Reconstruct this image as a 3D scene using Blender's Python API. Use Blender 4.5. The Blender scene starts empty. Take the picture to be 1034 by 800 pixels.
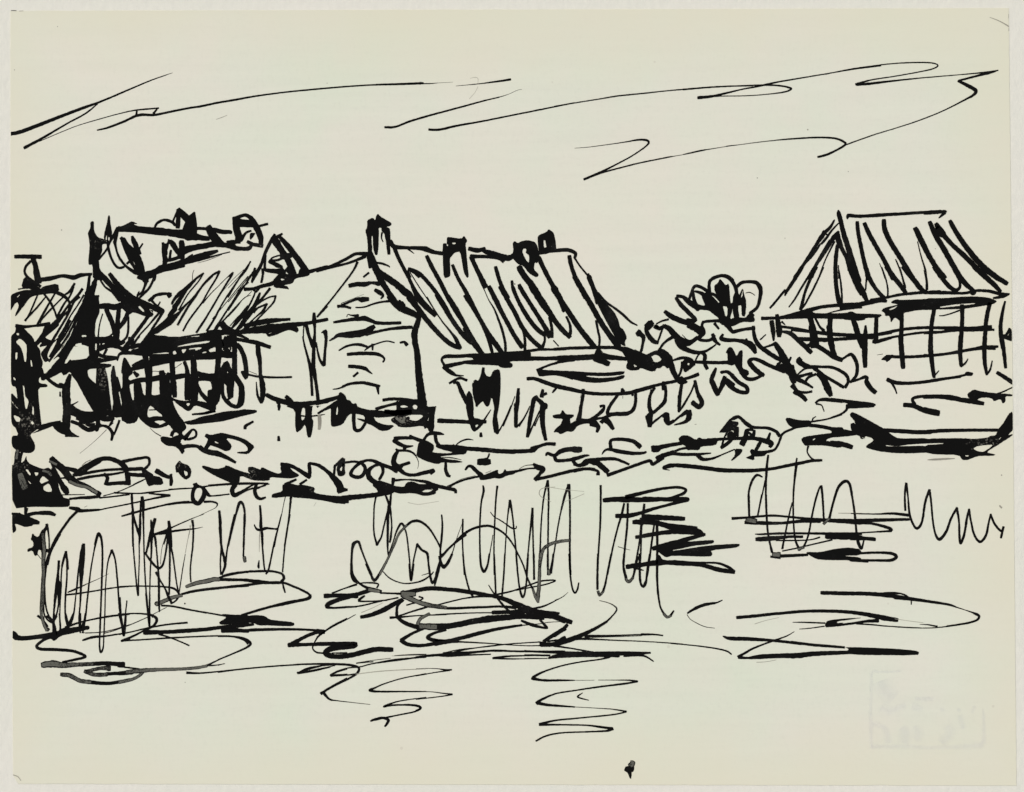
import bpy, math, random
from mathutils import Vector, noise
from mathutils.geometry import delaunay_2d_cdt

# ---------------------------------------------------------------- camera, light, exposure
PX = 0.0004                      # one unit of the tracing grid = 0.4 mm on the sheet
GW, GH = 1034.0, 800.0
sc = bpy.context.scene
cam_d = bpy.data.cameras.new('camera'); cam = bpy.data.objects.new('camera', cam_d)
sc.collection.objects.link(cam); sc.camera = cam
cam.location = (0, 0, 1.30)
cam_d.sensor_width = 36.0
cam_d.lens = 36.0 * (1.30 - 0.004) / (GW * PX)
cam_d.clip_start = 0.05; cam_d.clip_end = 200.0
w = bpy.data.worlds.new('World'); sc.world = w; w.use_nodes = True
nt = w.node_tree; bg = nt.nodes['Background']
sky = nt.nodes.new('ShaderNodeTexSky'); sky.sky_type = 'NISHITA'; sky.sun_disc = False
EL, AZ = math.radians(66), math.radians(-50)
sky.sun_elevation = EL; sky.sun_rotation = AZ; sky.air_density = 1.0; sky.dust_density = 4.0
nt.links.new(sky.outputs[0], bg.inputs[0]); bg.inputs[1].default_value = 0.07
sd = bpy.data.lights.new('sun', 'SUN'); sd.energy = 1.5; sd.angle = math.radians(60); sd.color = (1.0, 0.96, 0.90)
sun = bpy.data.objects.new('sun', sd); sc.collection.objects.link(sun)
d = Vector((math.cos(EL) * math.sin(AZ), math.cos(EL) * math.cos(AZ), math.sin(EL)))
sun.rotation_euler = d.to_track_quat('Z', 'Y').to_euler(); sun.location = d * 3
sc.view_settings.view_transform = 'Standard'; sc.view_settings.look = 'None'
sc.view_settings.gamma = 1.0; sc.view_settings.use_curve_mapping = False
sc.view_settings.exposure = 0.53
random.seed(7)
sc.cycles.transparent_max_bounces = 32

# ---------------------------------------------------------------- materials
def new_mat(name):
    m = bpy.data.materials.new(name); m.use_nodes = True
    n = m.node_tree.nodes; return m, n, m.node_tree.links, n['Principled BSDF']
def tex_noise(n, l, scale, detail=4, rough=.55, sx=1, sy=1, off=0):
    tc = n.new('ShaderNodeTexCoord'); mp = n.new('ShaderNodeMapping')
    mp.inputs['Scale'].default_value = (sx, sy, 1); mp.inputs['Location'].default_value = (off, off * .7, 0)
    t = n.new('ShaderNodeTexNoise'); t.inputs['Scale'].default_value = scale
    t.inputs['Detail'].default_value = detail; t.inputs['Roughness'].default_value = rough
    l.new(tc.outputs['Object'], mp.inputs[0]); l.new(mp.outputs[0], t.inputs['Vector']); return t
def ramp(n, l, src, stops):
    r = n.new('ShaderNodeValToRGB'); e = r.color_ramp.elements
    while len(e) < len(stops): e.new(.5)
    for k, (p, c) in enumerate(stops):
        e[k].position = p; e[k].color = (*c, 1) if len(c) == 3 else c
    l.new(src, r.inputs[0]); return r
def mix(n, l, a, b, f, mode='MIX'):
    x = n.new('ShaderNodeMix'); x.data_type = 'RGBA'; x.blend_type = mode
    if isinstance(f, float): x.inputs[0].default_value = f
    else: l.new(f, x.inputs[0])
    for s, v in ((6, a), (7, b)):
        if isinstance(v, tuple): x.inputs[s].default_value = (*v, 1)
        else: l.new(v, x.inputs[s])
    return x.outputs[2]
def bump(n, l, b, h, strength, dist):
    u = n.new('ShaderNodeBump'); u.inputs['Strength'].default_value = strength
    u.inputs['Distance'].default_value = dist; l.new(h, u.inputs['Height']); l.new(u.outputs[0], b.inputs['Normal']); return u
def g3(v): return (v, v, v)

def paper_material():
    m, n, l, b = new_mat('aged_drawing_paper')
    big = tex_noise(n, l, 9, 3, .5, off=3)
    tone = ramp(n, l, big.outputs['Fac'], [(.36, (.628, .645, .518)), (.50, (.644, .645, .530)), (.66, (.656, .643, .530))])
    patch = tex_noise(n, l, 42, 2, .5, off=8)
    tone2 = ramp(n, l, patch.outputs['Fac'], [(.35, (.975, 1.0, .985)), (.65, (1.0, .985, .99))])
    c = mix(n, l, tone.outputs[0], tone2.outputs[0], 1.0, 'MULTIPLY')
    # fibres: short, felted, both ways
    f1 = tex_noise(n, l, 900, 3, .6, 1, .35); f2 = tex_noise(n, l, 900, 3, .6, .35, 1, 5)
    fa = n.new('ShaderNodeMath'); fa.operation = 'ADD'; l.new(f1.outputs['Fac'], fa.inputs[0]); l.new(f2.outputs['Fac'], fa.inputs[1])
    fr = ramp(n, l, fa.outputs[0], [(.0, g3(.93)), (1.0, g3(1.0))]); fr.color_ramp.elements[0].position = .55
    c = mix(n, l, c, fr.outputs[0], 0.6, 'MULTIPLY')
    laid = tex_noise(n, l, 260, 3, .6, .06, 1, 9); lr = ramp(n, l, laid.outputs['Fac'], [(.3, g3(.972)), (.7, g3(1.0))])
    c = mix(n, l, c, lr.outputs[0], .9, 'MULTIPLY')
    # browned rim of the old sheet (stain with a wandering edge)
    tc = n.new('ShaderNodeTexCoord'); sp = n.new('ShaderNodeSeparateXYZ'); l.new(tc.outputs['Object'], sp.inputs[0])
    def edge(axis, half):
        a = n.new('ShaderNodeMath'); a.operation = 'ABSOLUTE'; l.new(sp.outputs[axis], a.inputs[0])
        s = n.new('ShaderNodeMath'); s.operation = 'SUBTRACT'; l.new(a.outputs[0], s.inputs[0]); s.inputs[1].default_value = half
        return s.outputs[0]
    mx = n.new('ShaderNodeMath'); mx.operation = 'MAXIMUM'; l.new(edge(0, .203), mx.inputs[0]); l.new(edge(1, .1565), mx.inputs[1])
    wob = tex_noise(n, l, 14, 4, .6, off=11)
    wm = n.new('ShaderNodeMath'); wm.operation = 'MULTIPLY_ADD'; l.new(wob.outputs['Fac'], wm.inputs[0]); wm.inputs[1].default_value = .05
    l.new(mx.outputs[0], wm.inputs[2])
    mr = n.new('ShaderNodeMapRange'); mr.inputs['From Min'].default_value = -.006; mr.inputs['From Max'].default_value = .036
    l.new(wm.outputs[0], mr.inputs['Value'])
    c = mix(n, l, c, (.632, .612, .466), mr.outputs[0])
    # foxing specks
    v = n.new('ShaderNodeTexVoronoi'); v.inputs['Scale'].default_value = 46; v.inputs['Randomness'].default_value = 1
    l.new(tc.outputs['Object'], v.inputs['Vector'])
    vs = n.new('ShaderNodeSeparateColor'); l.new(v.outputs['Color'], vs.inputs[0])
    th = n.new('ShaderNodeMath'); th.operation = 'MULTIPLY'; l.new(vs.outputs[0], th.inputs[0]); th.inputs[1].default_value = .035
    ls = n.new('ShaderNodeMath'); ls.operation = 'LESS_THAN'; l.new(v.outputs['Distance'], ls.inputs[0]); l.new(th.outputs[0], ls.inputs[1])
    ks = n.new('ShaderNodeMath'); ks.operation = 'MULTIPLY'; ks.inputs[1].default_value = .22; l.new(ls.outputs[0], ks.inputs[0])
    c = mix(n, l, c, (.36, .32, .25), ks.outputs[0])
    l.new(c, b.inputs['Base Color']); b.inputs['Roughness'].default_value = .9; b.inputs['Specular IOR Level'].default_value = .15
    bb = tex_noise(n, l, 30, 6, .65, 1, 1, 2); ad = n.new('ShaderNodeMath'); ad.operation = 'MULTIPLY_ADD'
    l.new(fa.outputs[0], ad.inputs[0]); ad.inputs[1].default_value = .05; l.new(bb.outputs['Fac'], ad.inputs[2])
    bump(n, l, b, ad.outputs[0], .22, .0008); return m

def mount_material():
    m, n, l, b = new_mat('mount_board_paper')
    a = tex_noise(n, l, 16, 3, .5); c1 = ramp(n, l, a.outputs['Fac'], [(.35, (.660, .658, .562)), (.65, (.676, .662, .574))])
    f = tex_noise(n, l, 520, 4, .65, 1.0, .4); fr = ramp(n, l, f.outputs['Fac'], [(.3, g3(.94)), (.7, g3(1.0))])
    c = mix(n, l, c1.outputs[0], fr.outputs[0], .8, 'MULTIPLY')
    l.new(c, b.inputs['Base Color']); b.inputs['Roughness'].default_value = .95; b.inputs['Specular IOR Level'].default_value = .1
    g = tex_noise(n, l, 160, 6, .7, 1, .6, 4); bump(n, l, b, g.outputs['Fac'], .5, .0012); return m

def ink_material(name, dark, light, lo, hi, fleck, gw=.45):
    m, n, l, b = new_mat(name)
    pool = tex_noise(n, l, 60, 5, .6, off=1)
    grain = tex_noise(n, l, 2200, 3, .7, off=2)
    mul = n.new('ShaderNodeMath'); mul.operation = 'MULTIPLY_ADD'; l.new(grain.outputs['Fac'], mul.inputs[0])
    mul.inputs[1].default_value = gw; l.new(pool.outputs['Fac'], mul.inputs[2])
    r = ramp(n, l, mul.outputs[0], [(lo, dark), (hi, light)])
    fl = tex_noise(n, l, 1500, 2, .5, off=6); fr = ramp(n, l, fl.outputs['Fac'], [(fleck, g3(0)), (min(fleck + .05, 1), g3(1))])
    gate = ramp(n, l, pool.outputs['Fac'], [(.56, g3(0)), (.64, g3(.55))])
    gm = mix(n, l, fr.outputs[0], gate.outputs[0], 1.0, 'MULTIPLY')
    c = mix(n, l, r.outputs[0], (.22, .21, .17), gm)
    l.new(c, b.inputs['Base Color']); b.inputs['Roughness'].default_value = .8; b.inputs['Specular IOR Level'].default_value = .06
    return m

M_PAPER = paper_material(); M_MOUNT = mount_material()
M_INK = ink_material('black_ink', (.0035, .0035, .003), (.013, .013, .012), .80, .98, .70)
M_MOTTLED = ink_material('mottled_black_ink', (.0035, .0035, .003), (.036, .036, .032), 1.0, 1.38, .57, 1.0)
M_DRY = ink_material('thin_grey_ink', (.0045, .0045, .004), (.105, .105, .085), .84, 1.36, .58, 1.0)
M_FAINT = ink_material('faded_ink', (.16, .15, .12), (.36, .35, .28), .45, .95, .9)
M_STAMP = ink_material('stamp_showing_through', (.36, .37, .60), (.45, .46, .62), .45, .85, .95)
def thin_out(m, alpha):
    n = m.node_tree.nodes; l = m.node_tree.links; out = n['Material Output']; tr = n.new('ShaderNodeBsdfTransparent')
    mx = n.new('ShaderNodeMixShader'); mx.inputs[0].default_value = alpha
    l.new(tr.outputs[0], mx.inputs[1]); l.new(n['Principled BSDF'].outputs[0], mx.inputs[2]); l.new(mx.outputs[0], out.inputs[0])
thin_out(M_STAMP, .020)
def ground_material():
    m, n, l, b = new_mat('grey_paving'); a = tex_noise(n, l, 3, 8, .6)
    r = ramp(n, l, a.outputs['Fac'], [(.3, g3(.22)), (.7, g3(.32))]); l.new(r.outputs[0], b.inputs['Base Color'])
    b.inputs['Roughness'].default_value = .9; bump(n, l, b, a.outputs['Fac'], .4, .01); return m
M_GROUND = ground_material()

# ---------------------------------------------------------------- helpers
def link(o, parent=None):
    sc.collection.objects.link(o)
    if parent: o.parent = parent
    return o
def mesh_obj(name, vs, fs, mats, parent=None, fmat=None):
    me = bpy.data.meshes.new(name); me.from_pydata(vs, [], fs)
    for m in mats: me.materials.append(m)
    if fmat: me.polygons.foreach_set('material_index', fmat)
    me.update(); return link(bpy.data.objects.new(name, me), parent)
def W(x, y): return ((x - GW / 2) * PX, (GH / 2 - y) * PX)

# ---------------------------------------------------------------- the ground and the mount
g = mesh_obj('ground', [(-40, -40, -.012), (40, -40, -.012), (40, 40, -.012), (-40, 40, -.012)], [(0, 1, 2, 3)], [M_GROUND])
g['kind'] = 'structure'

def slab(name, outline, z0, z1, bevel, mat, parent=None):
    """solid sheet with a softened upper rim"""
    cx = sum(p[0] for p in outline) / len(outline); cy = sum(p[1] for p in outline) / len(outline)
    n = len(outline); vs = []
    for z, inset in ((z0, 0), (z1 - bevel, 0), (z1, bevel)):
        for x, y in outline:
            dx, dy = x - cx, y - cy; L = math.hypot(dx, dy); vs.append((x - dx / L * inset, y - dy / L * inset, z))
    fs = []
    for k in (0, 1):
        for i in range(n):
            j = (i + 1) % n; fs.append((k * n + i, k * n + j, (k + 1) * n + j, (k + 1) * n + i))
    fs.append(tuple(range(2 * n, 3 * n))); fs.append(tuple(range(n - 1, -1, -1)))
    return mesh_obj(name, vs, fs, [mat], parent)
Z_M = 0.002                                     # top of the mount board
mount = slab('mount_board', [(-.30, -.25), (.30, -.25), (.30, .25), (-.30, .25)], -.012, Z_M, .0004, M_MOUNT)
mount['label'] = 'off-white mount board lying flat under the ink drawing, showing as a pale border'
mount['category'] = 'mount board'

# ---------------------------------------------------------------- the sheet
root = bpy.data.objects.new('ink_drawing', None); root.location = (0, 0, Z_M); link(root)
root.empty_display_size = .05
root['label'] = 'aged cream paper sheet with a black pen and ink sketch of houses along a river'
root['category'] = 'drawing'
corners = [(9.9, 10.6), (1019.4, 7.8), (1027.2, 794.0), (17.5, 792.2), (15.2, 787.5), (12.6, 783.5)]
def side(a, b, n, amp, seed):
    out = []
    for i in range(n):
        t = i / n; x = a[0] + (b[0] - a[0]) * t; y = a[1] + (b[1] - a[1]) * t
        k = noise.noise(Vector((t * 40, seed, 0))) * amp + noise.noise(Vector((t * 200, seed, 3))) * amp * .5 if 0 < i else 0
        L = math.hypot(b[0] - a[0], b[1] - a[1]); out.append((x - (b[1] - a[1]) / L * k, y + (b[0] - a[0]) / L * k))
    return out
mid_r = (1023.6, 400); mid_l = (9.9, 360)
ring = side(corners[0], corners[1], 120, .35, 1) + side(corners[1], mid_r, 60, .35, 2) + side(mid_r, corners[2], 60, .35, 3) \
     + side(corners[2], corners[3], 120, .45, 4) + side(corners[3], corners[4], 3, .6, 5) + side(corners[4], corners[5], 3, .6, 6) \
     + side(corners[5], mid_l, 60, .35, 7) + side(mid_l, corners[0], 60, .35, 8)
ring = [W(*p) for p in ring][::-1]
TH = 0.00024
slab('paper_sheet', ring, 0.00002, TH, .00010, M_PAPER, root)

# ---------------------------------------------------------------- pen strokes, traced as a path with a width at every point
# T = origin and scale of the patch being traced; # = the motif the marks belong to;
# s = full ink, g = thin ink, f = faded ink, v = stamp showing through; p = filled patch, h = gap left in it
INK = """
T 0 60 5.17
# CL1
s 46,388,20 100,378,22 200,341,21 330,290,18 450,245,16 520,220,11 650,165,9 780,110,7 870,78,4 900,68,1
s 505,232,7 440,283,9 350,332,9 260,385,11 200,420,15 125,460,18
s 200,428,4 300,385,4 400,345,4 500,315,5 600,287,5 680,268,7 740,260,9 825,253,8
s 505,368,7 560,355,11 640,325,12 720,290,16 800,289,14 850,280,12 920,265,11 1000,250,11 1034,246,11
s 712,268,10 708,292,12
s 822,252,6 800,280,14
T 200 60 5.17
s 0,246,12 100,225,11 200,208,11 300,190,9 450,170,8 600,155,9 750,142,8 900,132,8 1034,128,9
f 92,312,2 120,302,3 150,290,2
T 380 60 5.17
s 0,130,9 100,128,11 235,123,13 245,125,6 290,124,5 325,121,2 400,117,1
s 415,137,2 470,132,3 560,123,6 640,112,10 700,103,12
f 490,97,1 515,92,2 530,98,2 530,120,1
f 530,140,1 515,170,1 485,205,1
# CL2
s 45,353,13 100,350,11 180,320,11 300,285,10 450,245,9 560,215,8 640,196,6
s 640,196,5 690,180,2 735,160,2 760,155,1
s 275,365,13 330,365,14 420,345,11 550,322,9 700,292,8 850,262,8 1034,225,7
T 560 50 5.17
s 0,296,8 120,275,6 240,256,6 330,241,8 450,229,7 600,213,6 750,200,8 880,191,7 1034,187,8
T 690 50 5.17
s 0,208,8 150,195,8 300,188,7 420,184,8 500,187,9 550,196,10 565,205,10 530,220,8 440,232,5 330,240,5 200,242,5 130,247,9
s 80,250,18 150,243,15 210,230,11 300,208,7 380,193,9 440,180,11 500,167,8 600,150,7 750,125,6 890,102,5 1034,84,5
T 834 50 5.17
# CL3
s 0,128,5 100,106,5 200,90,6 350,72,6 480,66,7 560,69,7 587,82,7 560,99,7 480,117,6 350,140,6 240,157,7 160,180,14
s 165,182,14 230,177,15 330,165,10 500,147,6 700,130,5 820,119,8 902,107,6
s 902,107,5 850,122,16 800,134,11 700,160,10
s 695,163,14 740,185,20 785,213,22 770,238,14 730,260,9 620,316,6 500,365,6 380,405,5 250,445,6 110,495,7
T 690 50 5.17
s 486,472,5 570,465,8 700,458,9 790,462,10 835,478,12 848,495,12 800,525,10 750,548,13 705,560,11
s 0,547,4 60,533,6 100,525,7 150,517,3 220,506,3 234,503,6 300,495,3 400,482,4 490,472,5
T 560 50 5.17
# CL4
s 105,514,2 180,508,3 300,492,4 380,480,6 440,470,10 480,472,12 492,485,11 470,510,8 400,557,7 320,600,8 240,640,12 155,677,12
s 155,677,10 240,645,8 330,620,8 450,590,7 590,562,7 630,555,3 700,543,3 740,534,5 790,523,5 860,511,3
T 0 240 10
# H1.chimney
s 150,190,42 280,190,46 400,192,48
s 330,220,60 350,280,54 362,350,66 380,440,76
s 300,240,30 255,290,28 243,345,26 265,390,30 330,440,28 400,490,30
p 235,395 205,505 280,510 360,560 470,570 595,545 580,458 430,490 400,520 300,400
h 308,415 330,420 380,468 365,478
# H1.roof
s 400,425,46 500,412,50 600,388,36 660,388,42 740,402,52 800,380,48 860,372,34 915,368,30
p 98,580 170,545 280,520 420,555 590,545 600,590 540,560 410,575 330,590 290,610 250,670 210,720 150,800 145,780 185,690 170,650 140,670 120,710 100,740 98,680 100,650
h 160,600 190,575 195,580 175,600
s 180,520,14 230,512,12 275,512,10
s 575,555,40 640,590,40 685,635,28 700,690,26 685,740,22 665,800,20
s 440,570,20 500,650,26 545,740,20 580,820,18 650,770,24 690,735,20
s 375,575,16 330,680,18 290,770,16 250,840,18
s 460,590,12 380,690,20 310,765,20 245,835,18
s 545,570,18 480,680,20 430,770,28 370,880,24
s 640,590,18 560,670,14 500,730,20 420,820,16 400,860,14
s 745,465,26 700,540,30 650,575,16
s 735,500,26 700,590,20 640,670,22 570,800,24
s 825,520,30 780,580,30 700,665,26 630,760,24 560,850,26 480,910,20
s 790,600,36 740,650,24 690,760,20 620,880,26 560,980,30 500,1080,30
s 840,580,20 780,680,16 700,800,16 640,920,20 590,1000,24
s 860,600,18 800,720,22 730,840,18 640,1000,20 560,1090,24
T 0 300 10
s 850,60,30 780,200,40 700,350,22 620,480,22 540,580,26 490,650,20
s 700,240,30 640,360,20 560,500,30 500,600,30 
s 500,300,60 430,400,40 350,480,50
s 620,180,40 560,260,60 450,350,40 400,420,30
p 600,180 640,160 640,200 590,260 590,290 530,340 470,390 450,410 490,430 540,440 590,400 600,360 610,520 570,560 520,610 490,610 520,540 560,460 570,430 520,480 480,560 470,600 500,640 450,660 430,640 400,570 440,520 470,490 420,500 400,510 390,490 420,460 360,460 350,470 400,430 460,330 480,290 520,270 570,210
# H1.dormer
s 160,290,40 240,300,36 330,292,26 420,280,36 490,270,40
p 150,280 200,280 260,340 330,410 350,470 400,530 405,600 430,660 410,740 395,780 340,800 100,800 105,450 105,390 150,350
h 160,365 185,365 185,385 165,385
h 150,455 195,415 240,455 265,490 258,655 240,650 225,560 200,500
h 150,560 170,560 165,630 150,630
h 300,635 312,640 322,710 308,710
s 470,280,50 430,370,36 370,450,30
# H1.wall
T 0 370 10
q 100,0 410,0 430,30 440,80 400,110 385,130 390,170 470,180 475,210 380,215 385,330 405,530 415,590 380,630 310,680 300,700 350,790 345,850 300,880 190,870 120,820 108,760 115,700 180,700 150,620 120,600 105,540 105,480 105,410 105,340 160,420 180,430 100,350 105,260 170,330 165,300 155,210 120,200 105,170
h 130,105 150,130 150,145 130,130
h 222,190 240,205 245,300 285,350 265,430 250,430 235,300
h 322,400 335,420 335,495 318,480
h 130,490 200,520 195,560 160,560 140,530
h 303,570 320,550 338,575 320,592
s 380,620,40 450,600,46 520,575,30 600,560,24
# H2.doorway
s 430,105,80 490,90,50 560,50,60 
s 460,110,40 510,155,36 570,195,40 610,200,50
s 700,90,40 680,160,60 660,260,90 670,400,86 665,520,88 665,610,80
s 600,190,50 650,210,60
s 600,260,14 602,300,20
p 515,565 620,560 700,570 700,650 790,710 780,720 690,705 590,675 530,620
p 300,690 400,630 510,570 620,550 520,610
s 705,400,30 740,380,14 785,355,8
s 710,410,60 780,450,40 860,470,30 960,470,40
# H2.wall
s 720,560,36 800,590,40 880,640,46 940,630,50 1000,590,50
p 820,510 960,480 960,560 850,590 790,570 790,540
T 0 300 10
p 500,770 510,700 600,620 580,600 520,640 610,540 700,400 800,240 850,100 850,0 990,0 1000,80 1000,160 960,240 950,400 1000,420 1000,620 900,640 680,660 700,700 640,760 560,760 520,800
h 640,670 730,510 770,465 885,465 895,620 730,650 700,625 670,670
h 610,540 620,500 640,480 710,370 700,370
h 820,380 865,380 865,405 820,405
h 955,470 972,470 970,535 955,535
s 600,620,16 540,690,20 500,760,30
s 640,740,100 720,690,80 800,680,70 1000,640,60
T 0 370 10
p 520,0 740,0 760,30 980,0 1000,30 970,20 880,30 880,100 950,170 1000,190 1000,620 960,660 960,470 930,450 860,330 760,140 700,50 610,60 560,90 500,120 400,130
h 845,585 955,568 955,600 900,615 870,605
# H2.chimney
T 70 200 10
q 205,240 235,230 243,240 243,330 280,395 340,410 370,440 375,460 325,465 328,530 310,580 290,610 295,640 300,720 380,800 400,830 230,830 230,670 190,675 185,640 200,480 190,400 180,350 208,300
q 385,175 405,175 412,270 430,360 400,440 370,440 340,410 350,340 375,250
h 366,375 374,382 375,425 360,418
h 392,390 402,400 398,435 386,415
s 480,300,30 440,380,32 400,450,24 370,520,20 290,620,20
s 380,450,30 395,530,28 420,610,26 460,680,28 500,705,28 545,695,26
s 455,370,34 460,470,26 475,540,20 500,600,26 560,680,26 640,740,40 700,760,50
s 440,440,14 500,640,0
# H2.roof
T 70 270 10
s 280,60,50 350,110,60 450,220,60 540,320,80 600,380,80
s 300,110,20 350,190,20 430,250,26 500,330,40
s 405,70,44 480,170,60 560,250,60 640,310,60 700,330,40 800,380,50 940,440,40
p 540,320 640,280 720,330 900,410 960,435 930,470 870,450 800,420 850,470 830,500 770,500 640,450 600,480 540,430 500,380
h 630,315 645,305 655,318 645,330
h 690,395 710,390 755,440 740,450 700,415
h 800,420 830,425 845,450 830,460
s 290,395,50 380,390,66 450,400,66 540,380,70
s 370,430,50 410,520,54 440,600,54 460,700,50
s 495,420,48 485,520,50 480,600,60 480,700,50
s 590,450,44 550,540,50 500,610,40
s 590,500,22 590,620,24 575,700,24 540,740,30
s 330,470,12 300,580,14 285,700,16
s 200,70,30 190,160,34 180,230,40
s 270,100,40 240,180,50 200,250,70 160,350,80
s 265,170,20 240,280,22 290,290,22
p 150,240 210,200 240,290 270,300 295,270 290,360 270,480 255,540 250,700 250,800 0,800 0,700 50,580 120,450 150,340 150,300
h 50,610 70,560 110,460 160,350 155,350 100,460
h 118,685 168,685 165,705 118,705
h 55,775 80,765 190,765 195,800 55,800
h 215,160 235,130 240,145 225,170
p 110,700 260,700 380,700 440,650 500,640 500,740 560,730 560,770 490,800 120,800
h 425,685 440,680 442,692 430,695
h 255,765 275,765 275,800 255,800
h 290,770 305,765 305,785 292,785
h 330,765 362,770 360,782 330,785
s 800,480,40 700,620,40 600,750,40 540,830,50
s 900,460,30 800,580,16 700,690,18 640,780,24 570,830,30
s 940,450,30 860,580,24 780,700,30 700,800,30
; far back house, roof
T 70 200 10
# HB.roof
p 455,340 485,280 520,285 600,245 630,232 690,260 640,262 700,285 1000,300 1000,385 860,372 700,350 560,342
s 860,290,22 880,255,24 950,220,26 1000,225,30
T 150 200 10
s 0,330,66 150,340,70 300,355,84 400,365,100 500,395,66 600,410,48
s 480,305,36 560,308,34 640,318,40 720,335,44 830,345,36
s 60,290,22 90,245,24 150,220,28 230,240,34 260,270,34
s 240,240,20 260,190,18 300,120,36 310,110,20
s 300,140,50 295,220,50 290,290,50
s 310,115,30 360,160,44 420,230,60
p 320,110 400,185 460,130 470,150 490,290 480,420 370,435 320,350 360,250 375,215 300,150
s 400,200,40 460,145,20
s 610,285,44 640,350,70 690,420,80 740,470,60
s 490,300,20 470,340,20
# HB.chimney
s 860,200,40 880,290,60 900,370,70 900,440,60
s 870,220,60 910,190,36 970,170,36 1000,175,36
T 230 200 10
s 60,200,36 80,300,70 110,400,80 100,450,20
s 60,200,24 110,185,34 170,172,34 220,195,46 270,260,60 310,340,60 330,400,56 340,470,30
s 90,260,60 170,265,60 250,270,60
s 320,280,24 395,262,30
s 130,420,46 180,350,24 230,330,20
p 220,350 280,350 255,390 225,425 215,400
s 200,440,36 250,465,40 340,480,46
s 0,465,40 100,505,40 200,510,46 240,470,30
s 0,450,50 60,440,40 100,440,30
s 340,480,16 320,440,30 340,400,40
# HB.wall
T 150 200 10
s 350,530,84 450,500,66 550,485,60 660,465,60 760,475,50 880,450,24
s 680,460,50 800,480,56 880,510,46 920,515,30 1000,515,36
p 840,465 870,460 900,510 880,535 850,510
s 145,460,30 145,540,40 160,640,50 140,700,40
s 185,470,26 210,435,34 250,460,40 300,560,44 320,600,40
s 190,480,20 165,560,30 180,620,30
s 330,440,50 330,520,56 335,600,56
s 220,530,26 210,600,30
s 170,630,40 250,615,40 340,580,40
s 0,770,60 150,710,70 300,660,60 450,610,70 600,560,60 690,535,30
s 90,735,40 230,710,40 350,680,40 
s 400,650,30 520,620,30 640,590,20 740,562,12 815,545,14
s 490,655,3 600,625,6 740,570,4
s 400,600,30 440,570,16
T 70 200 10
s 520,405,40 570,470,50 660,560,66 710,660,66 735,760,60
s 630,390,30 660,460,56 710,560,30 
s 530,430,36 560,520,32 600,600,40 640,680,36 700,750,50
s 735,460,16 690,530,20 640,600,26 580,660,26 
s 940,455,30 950,540,40 965,650,44
s 1000,420,20 975,520,18 960,600,30 
s 760,770,50 850,745,50 930,700,60 1000,700,60
T 70 270 10
s 680,0,50 720,50,70 750,110,60 770,140,60
s 860,60,26 840,130,26 800,210,28 740,270,30 700,310,20
s 780,100,50 760,180,30 730,250,26 690,280,20 680,300,20
s 700,240,10 685,280,24
p 750,70 880,40 870,130 830,160 850,100 790,120 770,150 740,150
s 780,60,50 880,40,40 960,20,40 1000,10,40
s 690,100,36 750,120,30
; H3 front barn roof
# H3.roof
s 820,340,22 860,290,26 930,270,30 1000,265,30
s 830,340,26 880,390,30 940,430,30
s 890,390,16 912,350,14
T 150 270 10
s 0,335,30 60,285,30 130,265,30 220,268,30
s 200,290,46 215,280,40
s 0,370,30 60,410,36 140,440,36
s 90,385,16 112,350,14
s 150,440,20 100,520,22 30,620,24
p 0,650 60,610 180,510 190,470 250,390 280,400 290,430 240,480 290,450 320,430 340,400 340,430 300,490 230,580 190,600 60,685
s 550,60,20 480,110,24 440,150,34 370,220,50 300,270,40 250,330,30 230,370,18
s 370,220,50 320,310,44 260,400,60
s 545,65,16 500,140,14 400,260,14 340,360,14 300,430,16
s 320,430,40 380,370,18 450,300,16 560,160,20 640,80,22 710,40,24
s 290,580,22 340,490,26 400,390,26 470,290,24 540,190,16 640,90,14
s 345,640,20 400,540,20 480,430,20 540,350,18 600,240,18 680,110,20 710,40,28
s 545,360,16 620,270,10 700,190,8 780,110,8 840,60,22
s 480,655,26 550,550,24 600,470,20 680,330,16 760,200,20 830,90,22 845,60,20
s 590,490,10 650,400,7 740,250,5 850,120,5 960,20,5
s 585,640,24 660,520,22 740,370,18 850,200,16 1000,-10,18
s 640,520,8 760,380,8 880,230,10 1000,90,10
s 660,640,20 740,510,20 850,340,18 920,230,20 1000,150,20
s 750,540,18 850,430,16 940,330,8 1000,285,8
s 840,610,20 900,520,26 960,440,24 1000,390,20
s 880,635,18 940,550,24 1000,460,30
s 455,25,6 440,70,6 440,130,8
T 230 200 10
s 225,640,16 180,730,16 100,830,18 0,1000,16
s 225,640,10 120,780,8 0,910,5
s 270,720,20 220,800,20 130,940,14 0,1130,20
s 255,740,10 100,930,8 0,1050,8
s 50,750,14 20,800,20
T 230 270 10
s 0,490,20 80,410,10 160,310,8 230,280,6
s 240,240,6 190,290,6
s 260,230,26 270,260,16 200,410,20 110,540,20 30,620,20
s 320,260,24 290,340,40 240,440,50 180,530,30 130,600,30 60,650,30
s 420,215,30 370,280,26 310,350,30 240,410,30 190,460,16 120,530,14
s 260,400,20 340,340,18 420,300,16 480,290,20
s 480,290,20 460,350,20 390,430,16 320,500,16 250,570,22
s 390,370,26 350,440,24 280,500,14 220,560,18
s 390,370,20 300,410,20 260,450,30
s 20,590,10 100,500,14 150,470,14
# H3.gable
T 230 200 10
s 470,370,30 430,440,40 380,540,36 330,680,36 260,800,40 240,850,20
s 465,380,20 410,460,14 370,540,12
s 460,400,60 490,450,90 520,500,70 600,620,64 660,760,70
s 545,360,20 500,390,40
s 530,400,40 600,480,60 700,610,66 800,750,70
p 530,560 640,550 660,600 540,625 520,600
s 530,575,16 450,600,16 420,640,20
s 420,640,40 500,680,50 540,700,30 520,760,50
s 440,630,30 500,625,24 560,600,24
s 380,580,16 370,700,30 400,730,44 520,740,60
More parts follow.
